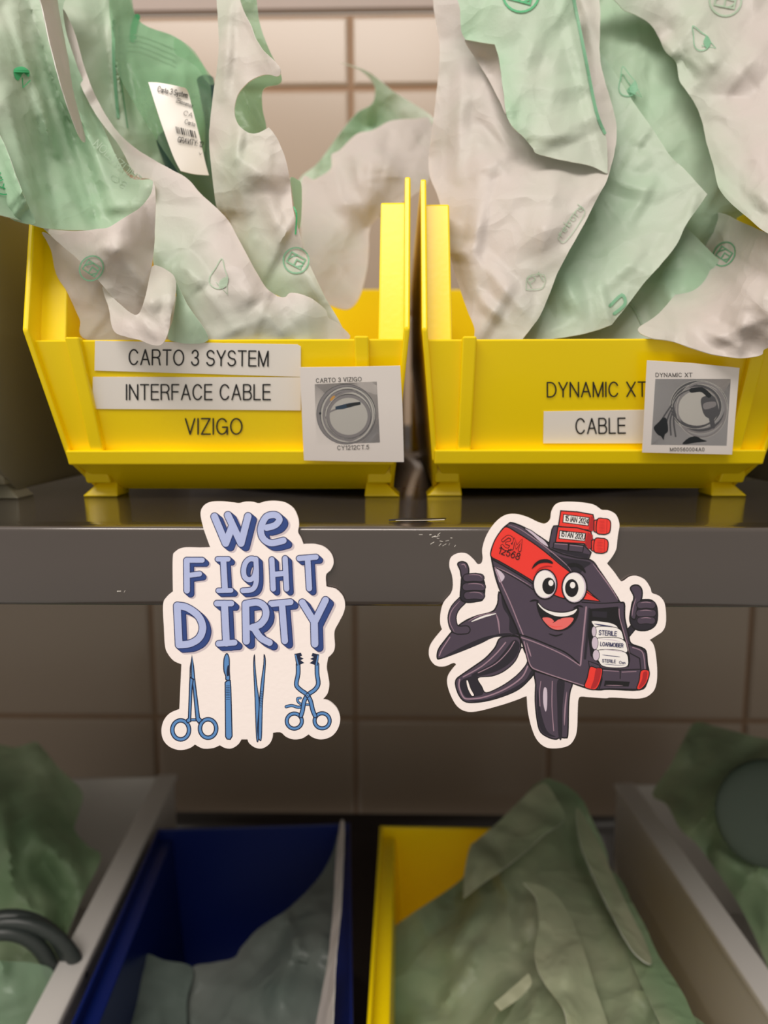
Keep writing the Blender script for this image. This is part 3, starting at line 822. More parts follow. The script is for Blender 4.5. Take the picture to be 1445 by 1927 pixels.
o.data.transform(Matrix.Translation(-c.location)); o.parent = c
b = MB(); b.tube([at_depth(*q) for q in ((386, 150, .352), (402, 230, .350), (398, 330, .348), (396, 430, .345))], .0038, 12)
o = b.build('cable', 'dark_cable', None, smooth=True); o.data.transform(Matrix.Translation(-c.location)); o.parent = c
S = sheet('printed_label', t, [(279, 155, 'c'), (300, 156), (338, 163), (352, 170), (362, 205), (376, 260), (386, 305), (393, 330, 'c'), (366, 328), (340, 322, 'c'), (325, 292), (300, 222)],
          [(279, 155, .311, 0), (340, 160, .312, 0), (356, 180, .316, 0), (340, 322, .307, 0), (393, 330, .314, 0), (330, 240, .3085, 0)], 'label_white', amp=0, wob=0, thick=.0002, step=7)
a = Art(S.fn)
a.text('Carto 3 System', 296, 172, 352, 184, 10.5, 'ink_black', wt=.125); a.text('(Biosense', 331, 192, 362, 203, 8.5, 'ink_black'); a.text('CA', 345, 216, 361, 221, 8.5, 'ink_black')
a.text('Carto', 347, 232, 366, 238, 8.5, 'ink_black')
rs = random.Random(2); x = 330.0
while x < 368:
    w = rs.choice((1.2, 1.8, 2.6)); y = 238 + (x - 330) * .24
    a.poly([(x, y), (x + w, y), (x + w + 3, y + 13), (x + 3, y + 13)], 'ink_black', smooth=False); x += w + rs.choice((1.2, 1.8, 2.8))
a.text('GRAVITY: 12', 334, 267, 381, 277, 10, 'ink_black', wt=.125); a.text('v1', 374, 291, 384, 293, 7, 'ink_black')
a.build('lettering', S.o)
S = sheet('clear_film', t, [(205, -50), (232, -50), (258, 36), (330, 70), (368, 105), (392, 145), (400, 205), (404, 290), (412, 415), (388, 390), (340, 330), (298, 268), (250, 190), (215, 110)],
          [(210, -50, .333, 1), (258, 36, .342, 1), (392, 145, .345, 1), (410, 400, .332, 1), (340, 330, .316, 1), (250, 190, .326, 1), (340, 220, .318, 1)], 'pouch_film', amp=.0012, wave=70, seed=23, thick=0,
          folds=[(250, 120, 300, 300, .004, 12), (262, 140, 345, 330, .003, 10)])
S = sheet('film_edge', t, [(330, 72), (362, 92), (388, 130), (403, 152), (398, 160), (386, 150), (372, 128), (350, 112), (330, 100)], [(330, 72, .333, 1), (400, 155, .335, 1), (340, 108, .330, 1)], 'pouch_film', amp=.0004, seed=24, thick=0)

# ---- diagonal paper pouch across the front of the left yellow bin
t = pouch('paper pouch with printed leaf shape, crossing the upper left yellow bin diagonally', G_UP, 430, 625, .285)
S = sheet('paper_front', t, [(118, 20), (140, 60), (160, 130), (182, 185), (215, 240), (250, 275), (288, 300), (320, 318), (352, 336), (378, 365), (408, 392), (430, 416), (446, 445), (465, 480), (484, 516), (502, 543), (522, 557), (536, 560), (545, 552), (562, 553), (588, 563), (612, 583), (618, 598), (640, 612), (653, 640), (540, 644), (450, 642), (392, 640), (360, 590), (335, 545), (318, 520), (290, 500), (292, 420), (290, 345), (255, 330), (225, 275), (180, 215), (145, 140)],
          [(118, 20, .318, .2), (160, 130, .312, .0), (182, 190, .308, .0), (250, 275, .303, .0), (225, 275, .304, .5), (290, 320, .298, .1), (352, 336, .296, .0), (430, 416, .292, .0), (502, 543, .284, .0), (536, 560, .283, .0), (612, 580, .282, .2), (653, 640, .283, .1), (540, 640, .281, .55), (392, 640, .281, .3), (335, 545, .288, 1.0), (292, 500, .290, 1.0), (300, 420, .292, .5), (420, 510, .281, .1), (470, 560, .279, .1), (380, 420, .290, .2), (560, 600, .280, .3), (480, 600, .281, .3)],
          'pouch_paper', amp=.0014, wave=110, seed=31, back=.004,
          folds=[(330, 560, 500, 545, .0025, 60), (430, 490, 520, 560, .002, 34), (392, 640, 520, 590, .002, 30), (300, 480, 400, 640, .0016, 30)])
mark_drop(S, 412, 520, 34, .15)
mark_text(S, [('STERILIZATION', 285, 350, 185, 262, 15), ('180', 252, 356, 214, 324, 13)], 'ink_faint')
S = sheet('mint_fold', t, [(330, 528), (352, 572), (392, 640), (320, 640), (326, 600), (332, 560)], [(330, 528, .279, .9), (392, 640, .277, .5), (320, 640, .278, .7)], 'pouch_mint', amp=.0006, seed=33)

# ---- tall pouch with the thumb notch
t = pouch('tall pouch with a round thumb notch, in the upper left yellow bin', G_UP, 520, 520, .295)
S = sheet('film_back', t, [(412, -60), (470, -60), (488, 40), (505, 90), (528, 138), (526, 158), (496, 168), (494, 205), (500, 245), (470, 262), (430, 240), (420, 120)],
          [(412, -60, .318, .3), (470, -60, .322, .6), (525, 145, .318, .8), (500, 245, .318, .9), (440, 200, .322, .9), (480, 200, .32, 1.0), (450, 60, .318, .3)], 'pouch_film', amp=.0008, seed=41, thick=.0002, folds=[(455, 170, 490, 245, .003, 10)])
S = sheet('paper_front', t, [(408, -60), (440, -60), (452, 0), (462, 28), (474, 52), (482, 74), (497, 96), (514, 112), (526, 126), (528, 138), (522, 144), (508, 141), (490, 143), (472, 152), (455, 168), (445, 186), (441, 208), (445, 228), (455, 242), (470, 251), (487, 250), (506, 240, 'c'), (520, 258), (532, 285), (540, 310), (546, 345), (551, 390), (557, 415), (566, 448), (575, 480), (588, 510), (612, 560), (636, 600), (653, 640), (618, 600), (612, 583), (588, 563), (562, 553), (545, 553), (536, 561), (510, 551), (500, 545), (480, 512), (455, 465), (432, 418), (410, 395), (402, 350), (394, 270), (396, 230), (402, 175), (410, 120), (412, 70)],
          [(408, -60, .308, .5), (440, -60, .306, .2), (482, 74, .297, .1), (526, 130, .288, .0), (490, 145, .292, .0), (441, 208, .296, .3), (506, 242, .291, .1), (546, 345, .292, .0), (575, 480, .292, .1), (653, 640, .286, .2), (612, 583, .288, .6), (540, 558, .290, 1.0), (500, 540, .292, .9), (432, 418, .298, .3), (394, 270, .300, .1), (412, 70, .305, .4), (440, 300, .290, .5), (480, 330, .288, .3), (520, 420, .288, .2), (480, 450, .290, .6), (560, 520, .288, .6), (440, 100, .299, .15)],
          'pouch_paper', amp=.0013, wave=70, seed=42,
          folds=[(430, 60, 420, 180, .003, 16), (452, 240, 445, 300, .003, 14), (440, 290, 520, 350, .002, 24), (500, 360, 525, 440, .0022, 20), (445, 300, 470, 430, .002, 20), (545, 470, 640, 610, .002, 18), (462, 20, 512, 115, .002, 12)])
mark_logo(S, 557, 490, 24, .5, 'ink_green')
mark_line(S, [(553, 390), (558, 405), (556, 440)], 3, 'ink_strong')
S = sheet('green_edge', t, [(546, 335), (558, 338), (567, 350), (566, 410), (562, 430), (555, 400), (550, 365)], [(546, 335, .30, 1), (566, 350, .304, 1), (562, 430, .300, 1)], 'pouch_mint', amp=.0003, seed=44, tint0=1.0)

# ---- right yellow bin: tall white pouch with a curled flap on the left
t = pouch('tall white pouch with curled top flap, left in the upper right yellow bin', G_UP, 930, 630, .30)
S = sheet('paper_front', t, [(836, -60), (1100, -60), (1130, 120), (1160, 240), (1145, 330), (1125, 370), (1100, 420), (1072, 470), (1050, 512), (1035, 550), (1015, 595), (985, 636), (975, 650), (900, 650), (893, 618), (880, 585), (866, 545), (852, 500), (846, 470), (838, 425), (824, 370), (810, 335), (807, 300), (814, 240), (822, 170), (828, 100)],
          [(836, -60, .335, .1), (1100, -60, .330, .3), (1160, 240, .312, .2), (1145, 330, .300, .1), (1072, 470, .290, .3), (985, 640, .289, .3), (900, 650, .298, .1), (852, 480, .310, .0), (808, 300, .330, .0), (822, 170, .333, .0), (900, 300, .313, .0), (960, 400, .300, .05), (930, 520, .298, .05), (1020, 430, .291, .1), (880, 180, .325, .0)],
          'pouch_paper', amp=.0019, wave=85, seed=51, back=.006,
          folds=[(850, 470, 882, 478, .003, 22), (880, 478, 905, 570, .003, 26), (905, 560, 945, 600, .003, 20), (870, 130, 860, 330, .003, 22), (930, 240, 970, 300, .003, 22), (895, 220, 1000, 330, -.003, 30), (960, 330, 1060, 320, .002, 24), (1050, 330, 1010, 500, .002, 40), (890, 480, 1000, 600, .003, 30), (880, 330, 960, 290, .003, 30), (900, 400, 890, 480, .003, 22)])
mark_text(S, [('rebord', 1058, 445, 1098, 392, 14), ('P1', 1000, 540, 1022, 528, 18)], 'ink_faint')
mark_line(S, [(1050, 448), (1085, 394), (1100, 402), (1064, 454), (1050, 448)], 1.5, 'ink_faint')
mark_line(S, [(990, 545), (994, 520), (1024, 518), (1020, 542), (990, 545)], 1.5, 'ink_faint')
S = sheet('curled_flap', t, [(866, -60), (1072, -60), (1082, 20), (1098, 80), (1110, 150), (1126, 215), (1140, 260), (1143, 322, 'c'), (1140, 326), (1110, 312), (1060, 302), (1012, 290), (1002, 278), (985, 258), (968, 243), (958, 228), (952, 212), (947, 170), (944, 150), (938, 108), (931, 84, 'c'), (905, 80), (876, 75, 'c'), (868, 58), (866, 20)],
          [(866, -60, .318, .5), (1072, -60, .312, .8), (1110, 150, .307, .5), (1142, 325, .297, .1), (1060, 302, .298, .0), (1008, 284, .300, .2), (955, 215, .304, .9), (940, 110, .311, .9), (876, 75, .317, 1.0), (1000, 150, .306, .3), (1040, 230, .301, .2), (960, 30, .311, .5)],
          'pouch_mint', amp=.0013, wave=100, seed=52,
          folds=[(1060, 10, 1140, 320, .002, 16), (1010, 60, 985, 140, .002, 26), (1060, 60, 1020, 280, .0015, 30), (960, 160, 1090, 170, .0015, 26)])
mark_logo(S, 980, -12, 34, .25, 'ink_strong'); mark_line(S, [(1076, -20), (1088, 40), (1104, 120), (1122, 210), (1138, 250)], 6, 'ink_green')
S = sheet('flap_underside', t, [(874, 75), (905, 81), (931, 85), (940, 120), (946, 165), (952, 214), (940, 190), (918, 148), (896, 112)], [(874, 75, .318, 0), (931, 85, .3145, 0), (952, 214, .306, 0), (905, 110, .321, 0), (925, 140, .319, 0)], 'pouch_paper', amp=.0003, seed=53, tint0=0)

# ---- right yellow bin: middle pouch
t = pouch('pale green pouch in the middle of the upper right yellow bin', G_UP, 1100, 630, .31)
S = sheet('paper_front', t, [(1060, -60), (1085, 30), (1100, 42), (1122, 75), (1130, 100), (1140, 112), (1165, 150), (1190, 190), (1215, 225), (1240, 262), (1262, 295), (1285, 316), (1305, 338), (1331, 366, 'c'), (1310, 395), (1290, 425), (1272, 462), (1245, 496), (1210, 535), (1180, 575), (1150, 612, 'c'), (1100, 628), (1040, 638), (980, 645), (985, 560), (1000, 400), (1040, 200)],
          [(1060, -60, .345, .8), (1100, 42, .340, .9), (1140, 112, .329, .8), (1240, 262, .315, .4), (1331, 366, .302, .1), (1245, 496, .297, .3), (1150, 612, .294, .1), (980, 645, .300, .3), (1100, 330, .318, .7), (1180, 380, .311, .6), (1120, 480, .305, .8), (1060, 560, .297, .8), (1200, 470, .300, .3), (1040, 200, .34, .8)],
          'pouch_mint', amp=.0015, wave=90, seed=61, back=.006,
          folds=[(1150, 340, 1230, 360, .003, 26), (1160, 490, 1230, 520, .002, 30), (1290, 425, 1310, 366, .002, 14), (1060, 520, 1100, 600, .002, 24), (1220, 290, 1180, 330, .002, 22)])
mark_drop(S, 1180, 158, 34, -.25, 'ink_green'); mark_line(S, [(1148, 575), (1170, 555), (1176, 572), (1156, 590)], 6, 'ink_green')

# ---- right yellow bin: square corner pouch
t = pouch('pouch with a square green corner low in the upper right yellow bin', G_UP, 1200, 630, .31)
S = sheet('paper_front', t, [(1288, 425, 'c'), (1325, 462), (1360, 497, 'c'), (1325, 540), (1290, 580), (1255, 612), (1232, 636), (1180, 655), (1010, 660), (1040, 620), (1120, 590), (1220, 500), (1260, 450)],
          [(1288, 425, .315, .5), (1360, 497, .307, .9), (1232, 636, .301, .3), (1020, 650, .312, .4), (1240, 520, .311, .9), (1290, 540, .303, .9), (1180, 610, .305, .4)], 'pouch_mint', amp=.0010, wave=90, seed=71, back=.004,
          folds=[(1255, 545, 1305, 610, .002, 20)])
mark_line(S, [(1172, 553), (1196, 585), (1212, 618)], 5, 'ink_faint')

# ---- right yellow bin: large right pouch
t = pouch('large glossy pouch at the right edge, filling the upper right yellow bin', G_UP, 1330, 640, .32)
S = sheet('film_back', t, [(1060, -60), (1520, -60), (1520, 560), (1445, 520), (1340, 500), (1240, 520), (1190, 430), (1190, 300), (1130, 130)],
          [(1060, -60, .365, .5), (1520, -60, .350, .3), (1520, 560, .34, .2), (1330, 420, .316, .7), (1250, 280, .321, .7), (1150, 100, .335, .9), (1220, 120, .332, .8), (1240, 500, .318, .7)], 'pouch_mint', amp=.0016, seed=81, wave=100)
mark_drop(S, 1176, 165, 26, -.2, 'ink_green')
S = sheet('paper_front', t, [(1140, -60), (1165, 10), (1195, 28), (1222, 44), (1240, 72), (1252, 96), (1272, 118), (1278, 150), (1292, 172), (1310, 200), (1322, 232), (1330, 270), (1342, 310), (1352, 352), (1375, 382), (1410, 412), (1446, 440), (1525, 470), (1525, -60)],
          [(1140, -60, .330, .5), (1165, 10, .328, .8), (1240, 72, .328, .2), (1272, 118, .326, .8), (1322, 232, .315, .4), (1352, 352, .290, .9), (1446, 440, .266, .3), (1520, 460, .264, .1), (1525, -60, .325, .1), (1400, 40, .318, .1), (1380, 180, .312, .05), (1420, 300, .285, .05), (1340, 120, .312, .4), (1290, 30, .322, .6)],
          'pouch_paper', amp=.0018, wave=110, seed=82, back=.006,
          folds=[(1445, 75, 1355, 190, .004, 40), (1330, 215, 1445, 235, .004, 40), (1240, 60, 1290, 140, .003, 20), (1400, 350, 1445, 380, .003, 30), (1325, 240, 1400, 330, .003, 30), (1330, 20, 1260, 100, .003, 24), (1345, 340, 1440, 430, .002, 16)])
mark_drop(S, 1318, 75, 30, -.5, 'ink_green'); mark_logo(S, 1365, 0, 30, .2, 'ink_faint')
S = sheet('paper_lower', t, [(1290, 430), (1345, 400), (1400, 420), (1446, 440), (1525, 470), (1525, 640), (1445, 655), (1432, 668), (1395, 674), (1345, 668), (1300, 655), (1262, 642), (1225, 636), (1200, 620), (1240, 590), (1300, 520), (1340, 480)],
          [(1290, 430, .322, .8), (1345, 410, .320, .6), (1446, 445, .272, .0), (1525, 470, .268, 0), (1525, 640, .266, 0), (1395, 672, .2735, .0), (1300, 655, .2760, .0), (1225, 636, .279, .2), (1300, 530, .310, .4), (1370, 560, .284, .0), (1440, 560, .268, .0), (1330, 610, .283, .1), (1340, 480, .316, .4)],
          'pouch_paper', amp=.0017, wave=95, seed=83,
          folds=[(1260, 560, 1440, 580, .003, 40), (1440, 600, 1330, 640, .003, 24), (1300, 600, 1400, 660, .003, 24), (1360, 500, 1440, 580, .0025, 30)])
mark_logo(S, 1362, 478, 24, .6, 'ink_green', .8)

# ------------------------------------------------------------------ lower bins
t = pouch('green crumpled pouch at lower left, in the clear bin', G_LO, 60, 1800, .42)
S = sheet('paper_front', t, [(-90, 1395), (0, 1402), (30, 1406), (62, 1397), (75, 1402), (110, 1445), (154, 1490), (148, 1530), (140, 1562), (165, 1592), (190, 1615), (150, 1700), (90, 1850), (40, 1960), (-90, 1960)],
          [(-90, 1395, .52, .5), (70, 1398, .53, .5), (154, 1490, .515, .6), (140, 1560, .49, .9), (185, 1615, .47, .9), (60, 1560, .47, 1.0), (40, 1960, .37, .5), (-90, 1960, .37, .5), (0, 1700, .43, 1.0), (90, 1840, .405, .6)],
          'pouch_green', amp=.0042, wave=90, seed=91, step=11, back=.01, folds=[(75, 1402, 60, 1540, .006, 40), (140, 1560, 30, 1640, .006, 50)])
h = thing('hose', at_depth(40, 1760, .39), 'coiled dark hose lying on the green pouch in the lower left bin', 'hose')
b = MB()
for k, (cx, cy, rx, ry, Y) in enumerate(((20, 1830, 110, 105, .368), (10, 1850, 90, 95, .362), (25, 1860, 128, 125, .366))):
    b.tube([at_depth(cx + rx * math.cos(q), cy - ry * math.sin(q), Y + .006 * math.cos(q)) for q in [math.pi * (-.1 + 1.15 * i / 22) for i in range(23)]], .0042, 10)
o = b.build('hose_coil', 'hose_black', None, smooth=True); o.data.transform(Matrix.Translation(-h.location)); o.parent = h
S = sheet('film_front', t, [(-90, 1790), (0, 1808), (60, 1812), (100, 1830), (70, 1890), (30, 1960), (-90, 1960)], [(-90, 1790, .352, .3), (100, 1830, .362, .4), (0, 1960, .340, .3), (30, 1870, .348, .3)], 'pouch_film', amp=.0016, seed=92, step=11)

t = pouch('dull grey-green pouch with a white folded edge in the blue bin', G_LO, 500, 1850, .40)
S = sheet('film_front', t, [(641, 1556), (628, 1600), (600, 1652), (545, 1708), (490, 1745), (455, 1782), (440, 1803), (400, 1812), (360, 1822), (350, 1870), (335, 1970), (600, 1970), (625, 1800), (640, 1650)],
          [(641, 1556, .50, .4), (600, 1652, .475, .3), (490, 1745, .44, .4), (440, 1803, .425, .2), (360, 1822, .42, .3), (340, 1960, .385, .6), (600, 1960, .36, .4), (625, 1800, .40, .4), (520, 1860, .39, .9), (580, 1760, .42, .6)],
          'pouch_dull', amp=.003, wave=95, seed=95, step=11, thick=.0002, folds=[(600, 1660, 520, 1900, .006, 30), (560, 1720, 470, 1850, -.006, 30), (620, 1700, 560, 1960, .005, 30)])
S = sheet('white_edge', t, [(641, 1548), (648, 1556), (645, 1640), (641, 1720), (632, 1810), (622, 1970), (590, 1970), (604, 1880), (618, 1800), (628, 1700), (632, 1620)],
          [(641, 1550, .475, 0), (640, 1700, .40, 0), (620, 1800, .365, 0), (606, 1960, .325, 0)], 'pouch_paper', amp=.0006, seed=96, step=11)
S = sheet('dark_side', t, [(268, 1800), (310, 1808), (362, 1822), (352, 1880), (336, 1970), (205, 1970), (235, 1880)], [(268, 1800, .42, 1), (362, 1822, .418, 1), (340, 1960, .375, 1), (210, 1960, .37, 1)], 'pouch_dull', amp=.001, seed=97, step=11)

t = pouch('large peaked green pouch rising out of the lower yellow bin', G_LO, 1000, 1850, .40)
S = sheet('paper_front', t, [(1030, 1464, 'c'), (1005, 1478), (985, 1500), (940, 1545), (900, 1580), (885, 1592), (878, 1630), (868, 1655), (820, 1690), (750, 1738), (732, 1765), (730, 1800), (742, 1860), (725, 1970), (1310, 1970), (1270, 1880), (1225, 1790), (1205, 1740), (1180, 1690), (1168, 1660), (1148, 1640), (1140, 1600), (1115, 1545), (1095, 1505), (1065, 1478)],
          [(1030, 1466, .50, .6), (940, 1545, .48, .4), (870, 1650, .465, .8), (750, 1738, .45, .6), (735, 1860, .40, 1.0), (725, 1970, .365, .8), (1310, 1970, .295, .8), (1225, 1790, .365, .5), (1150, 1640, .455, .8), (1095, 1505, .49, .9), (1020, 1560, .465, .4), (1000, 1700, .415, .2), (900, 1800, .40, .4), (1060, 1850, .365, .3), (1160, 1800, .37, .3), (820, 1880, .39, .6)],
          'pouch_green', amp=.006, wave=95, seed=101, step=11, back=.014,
          folds=[(1100, 1650, 1210, 1850, .007, 26), (1020, 1500, 880, 1640, .005, 30), (980, 1660, 990, 1800, -.010, 26), (1040, 1680, 1010, 1820, -.006, 20), (940, 1890, 1010, 1830, .006, 18), (900, 1700, 860, 1900, .006, 40), (1060, 1540, 1090, 1650, -.008, 30), (1120, 1560, 1130, 1640, -.006, 26)])
S = sheet('film_right', t, [(1148, 1640), (1172, 1662), (1190, 1700), (1215, 1745), (1240, 1800), (1290, 1880), (1320, 1970), (1270, 1970), (1215, 1870), (1180, 1790), (1150, 1700)], [(1148, 1640, .445, .9), (1240, 1800, .355, 1.0), (1300, 1960, .290, 1.0), (1180, 1790, .365, .6), (1150, 1700, .41, .6)], 'pouch_green', amp=.0016, seed=102, step=11)

S = sheet('added_flap', t, [(885, 1592, 'c'), (940, 1545), (985, 1500), (1022, 1474), (1045, 1500), (1062, 1540), (1020, 1575), (985, 1606), (940, 1640), (905, 1665), (872, 1690, 'c'), (874, 1640)], [(885, 1592, .455, .2), (1022, 1474, .485, .2), (1062, 1540, .462, .5), (940, 1640, .428, .3), (872, 1690, .425, .2)], 'pouch_green', amp=.003, seed=103, step=10)  # these flaps are added so their edges cast dark slits on the pouch
S = sheet('added_flap', t, [(1085, 1520), (1112, 1560), (1140, 1615), (1150, 1640), (1185, 1715), (1215, 1775), (1225, 1815), (1190, 1790), (1150, 1720), (1112, 1640), (1090, 1580)], [(1085, 1520, .472, .3), (1150, 1640, .43, .1), (1225, 1815, .345, .0), (1112, 1640, .415, .4)], 'pouch_green', amp=.002, seed=104, step=10)
S = sheet('added_flap', t, [(930, 1888, 'c'), (960, 1862), (994, 1832, 'c'), (1000, 1852), (975, 1880), (942, 1902, 'c')], [(930, 1888, .340, 0), (994, 1832, .352, 0), (942, 1902, .336, 0)], 'pouch_green', amp=.0006, seed=105, step=10)  # small pale flap added in place of a highlight fragment
S = sheet('added_flap', t, [(985, 1660), (1008, 1690), (1014, 1740), (1006, 1800), (1024, 1850), (1060, 1900), (1080, 1970), (1150, 1970), (1120, 1860), (1080, 1740), (1040, 1680)], [(985, 1660, .405, .3), (1006, 1800, .355, .2), (1080, 1970, .310, .3), (1120, 1860, .345, .2), (1040, 1680, .405, .2)], 'pouch_green', amp=.003, seed=106, step=10)

t = pouch('green pouch carrying a dark round item, in the clear bin at lower right', G_LO, 1400, 1600, .47)
S = sheet('paper_front', t, [(1308, 1360), (1350, 1368), (1450, 1392), (1560, 1400), (1560, 1960), (1480, 1890), (1400, 1720), (1320, 1600), (1280, 1560), (1255, 1515), (1228, 1494), (1262, 1440), (1285, 1395)],
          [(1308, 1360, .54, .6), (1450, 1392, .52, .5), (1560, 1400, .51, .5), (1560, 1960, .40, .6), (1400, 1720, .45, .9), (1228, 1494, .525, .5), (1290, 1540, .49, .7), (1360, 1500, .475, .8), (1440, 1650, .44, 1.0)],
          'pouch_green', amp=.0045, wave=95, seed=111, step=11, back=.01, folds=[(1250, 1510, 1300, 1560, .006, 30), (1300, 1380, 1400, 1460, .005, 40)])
g = thing('dark_insert', at_depth(1440, 1535, .455), 'dark rounded item lying against the green pouch at lower right', 'insert')  # unidentified dark item inside the film, shaped as a plain dome
c = at_depth(1445, 1530, .452); vs = []; fs = []
R_, n_, k_ = .034, 36, 9
for j in range(k_):
    a_ = math.pi / 2 * j / (k_ - 1)
    for i in range(n_):
        q = 2 * math.pi * i / n_
        vs.append(c + Vector((R_ * math.cos(q) * math.cos(a_), -.006 * math.sin(a_) + .010 * math.sin(q) * math.cos(a_), R_ * .95 * math.sin(q) * math.cos(a_))))
for j in range(k_ - 1):
    for i in range(n_): fs.append((j * n_ + i, j * n_ + (i + 1) % n_, (j + 1) * n_ + (i + 1) % n_, (j + 1) * n_ + i))
o = new_mesh('insert_dome', vs, fs, 'insert_green', g, smooth=True)
s = o.modifiers.new('solid', 'SOLIDIFY'); s.thickness = .0015
# ------------------------------------------------------------------ the two die-cut stickers on the shelf lip
ST_Y = LIP_Y - 0.0004
def st_fn(ox, oy, s, proud=0.0):
    return lambda x, y, l: at_depth(ox + x * s, oy + y * s, ST_Y - proud - l)
def sticker(label, outline, thick=0.0007):
    """white card blank with a rounded die-cut outline (pixels of the photo)"""
    c = at_depth(sum(p[0] for p in outline) / len(outline), sum(p[1] for p in outline) / len(outline), ST_Y)
    t = thing('sticker', c, label, 'sticker', 'stickers on the shelf lip')
    e = cr(outline, True, 6); n = len(e)
    tri = tessellate_polygon([[Vector((q.x, q.y, 0)) for q in e]])
    fr = [at_depth(q.x, q.y, ST_Y - thick) for q in e]
    bk = [v + Vector((0, thick, 0)) for v in fr]
    fs = [tuple(f) for f in tri] + [tuple(i + n for i in f[::-1]) for f in tri] + [(i, (i + 1) % n, n + (i + 1) % n, n + i) for i in range(n)]
    o = new_mesh('backing', fr + bk, fs, 'sticker_white', t)
    return t
TH = 0.0007
K1 = 380 / 1445
def m1(p): return (290 + p[0] * K1, 930 + p[1] * K1) + tuple(p[2:])
def m2(p): return (290 + p[0] * K1, 1200 + p[1] * K1) + tuple(p[2:])
top = [(332, 140), (352, 85), (400, 57), (480, 52), (560, 60), (605, 65), (650, 55), (705, 56), (745, 66), (800, 52), (870, 49), (940, 62), (1000, 105), (1030, 170), (1036, 220), (1030, 272), (1052, 315), (1068, 358, 'c'), (1150, 358), (1220, 380), (1270, 430), (1284, 490), (1265, 540), (1231, 576), (1231, 640), (1240, 665), (1300, 680), (1350, 730), (1366, 790), (1355, 850), (1320, 920), (1290, 985)]
bot = [(1293, 60), (1280, 105), (1245, 142, 'c'), (1235, 210), (1246, 280), (1253, 340), (1240, 400), (1208, 440, 'c'), (1260, 460), (1310, 510), (1331, 580), (1315, 650), (1270, 705), (1200, 728), (1140, 716), (1105, 692, 'c'), (1060, 720), (1000, 728), (945, 710), (905, 678), (850, 680, 'c'), (845, 722), (820, 765), (770, 793), (720, 785), (680, 755), (668, 728, 'c'), (625, 728, 'c'), (600, 765), (555, 792), (510, 790), (470, 770, 'c'), (420, 790), (350, 793), (292, 765, 'c'), (250, 792), (180, 804), (110, 780), (65, 730), (52, 660), (70, 590), (110, 545), (180, 515, 'c'), (190, 300), (195, 190, 'c'), (140, 165), (98, 115), (78, 60)]
left = [(70, 960), (64, 790), (92, 732), (134, 696, 'c'), (133, 460), (152, 410), (210, 384), (330, 384), (402, 382, 'c'), (388, 345), (352, 240)]
s1 = sticker('white die-cut sticker with blue lettering WE FIGHT DIRTY above four surgical tools', [m1(p) for p in top] + [m2(p) for p in bot] + [m1(p) for p in left])
f1 = st_fn(290, 930, K1, TH); f2 = st_fn(290, 1200, K1, TH)

def letters(name, fn, chars, w, d, base):
    a = Art(fn, base)
    def cap(p, q, r, dx, dy):
        return [(c[0] + r * math.cos(t) + ex, c[1] + r * math.sin(t) + ey) for c in (p, q) for ex, ey in ((0, 0), (dx, dy)) for t in [2 * math.pi * k / 14 for k in range(14)]]
    seg = []
    for strokes in chars:
        for st in strokes:
            ww = w
            if isinstance(st, tuple): ww, st = st
            p = cr(st, False, 5) if len(st) > 2 else [Vector(q) for q in st]
            seg.append((p, ww / 2))
    for p, r in seg:
        for u, v in zip(p, p[1:]): a.hull(cap(u + Vector(d) * .2, v + Vector(d) * .2, r + 7, d[0] * 1.15, d[1] * 1.15), 'art_shade')
    a.lift += 2e-7
    for p, r in seg:
        for u, v in zip(p, p[1:]): a.hull(cap(u, v, r + 6, d[0], d[1]), 'art_line')
    for p, r in seg:
        for u, v in zip(p, p[1:]): a.hull(cap(u + Vector(d) * .12, v + Vector(d) * .12, r + 1.5, d[0] * .86, d[1] * .86), 'art_navy')
    for p, r in seg:
        for u, v in zip(p, p[1:]): a.hull(cap(u, v, r + 6, 0, 0), 'art_line')
    for p, r in seg:
        for u, v in zip(p, p[1:]): a.hull(cap(u, v, r, 0, 0), 'art_face')
    return a.build(name, s1)
Art.LIFT = 2.5e-7
letters('lettering', f1, [[[(432, 160), (512, 352)], [(512, 352), (560, 225)], [(528, 150), (622, 352)], [(622, 352), (672, 158)]]], 50, (34, 28), 1e-5)
letters('lettering', f1, [[[(805, 240), (865, 222), (896, 185), (880, 155), (845, 148), (800, 165), (768, 225), (765, 280), (788, 325), (840, 350), (925, 332)]]], 46, (36, 30), 3e-5)
letters('lettering', f1, [[[(233, 475), (235, 690)], (38, [(233, 472), (343, 472)]), (36, [(238, 582), (325, 570)])],
    [[(495, 470), (507, 685)], (34, [(455, 465), (530, 465)]), (34, [(460, 690), (550, 688)])],
    [(36, [(728, 470), (690, 462), (655, 490), (640, 545), (650, 595), (685, 612), (715, 590), (728, 545)]), (36, [(728, 465), (732, 560), (728, 640), (700, 682), (635, 690)])],
    [(38, [(842, 468), (852, 678)]), (38, [(937, 460), (948, 678)]), (38, [(848, 575), (942, 565)])],
    [(38, [(1038, 460), (1158, 450)]), (40, [(1098, 458), (1110, 675)])]], 42, (27, 24), 2e-5)
letters('lettering', f1, [[[(165, 800), (178, 1075)], [(165, 798), (235, 812), (315, 870), (348, 950), (325, 1025), (260, 1068), (178, 1078)]],
    [[(503, 785), (517, 1065)], (42, [(450, 782), (552, 782)]), (42, [(462, 1070), (575, 1062)])],
    [[(655, 785), (660, 1052)], (48, [(655, 785), (740, 775), (792, 810), (798, 875), (760, 930), (700, 955)]), (48, [(710, 950), (760, 1025), (825, 1062)])]], 50, (32, 27), 4e-5)
letters('lettering', f1, [[(44, [(838, 785), (975, 772)]), (46, [(915, 790), (935, 1050)])],
    [(48, [(1060, 775), (1146, 915)]), (48, [(1226, 758), (1148, 915)]), (50, [(1146, 915), (1150, 1072)])]], 48, (32, 27), 6e-5)
Art.LIFT = 7e-7

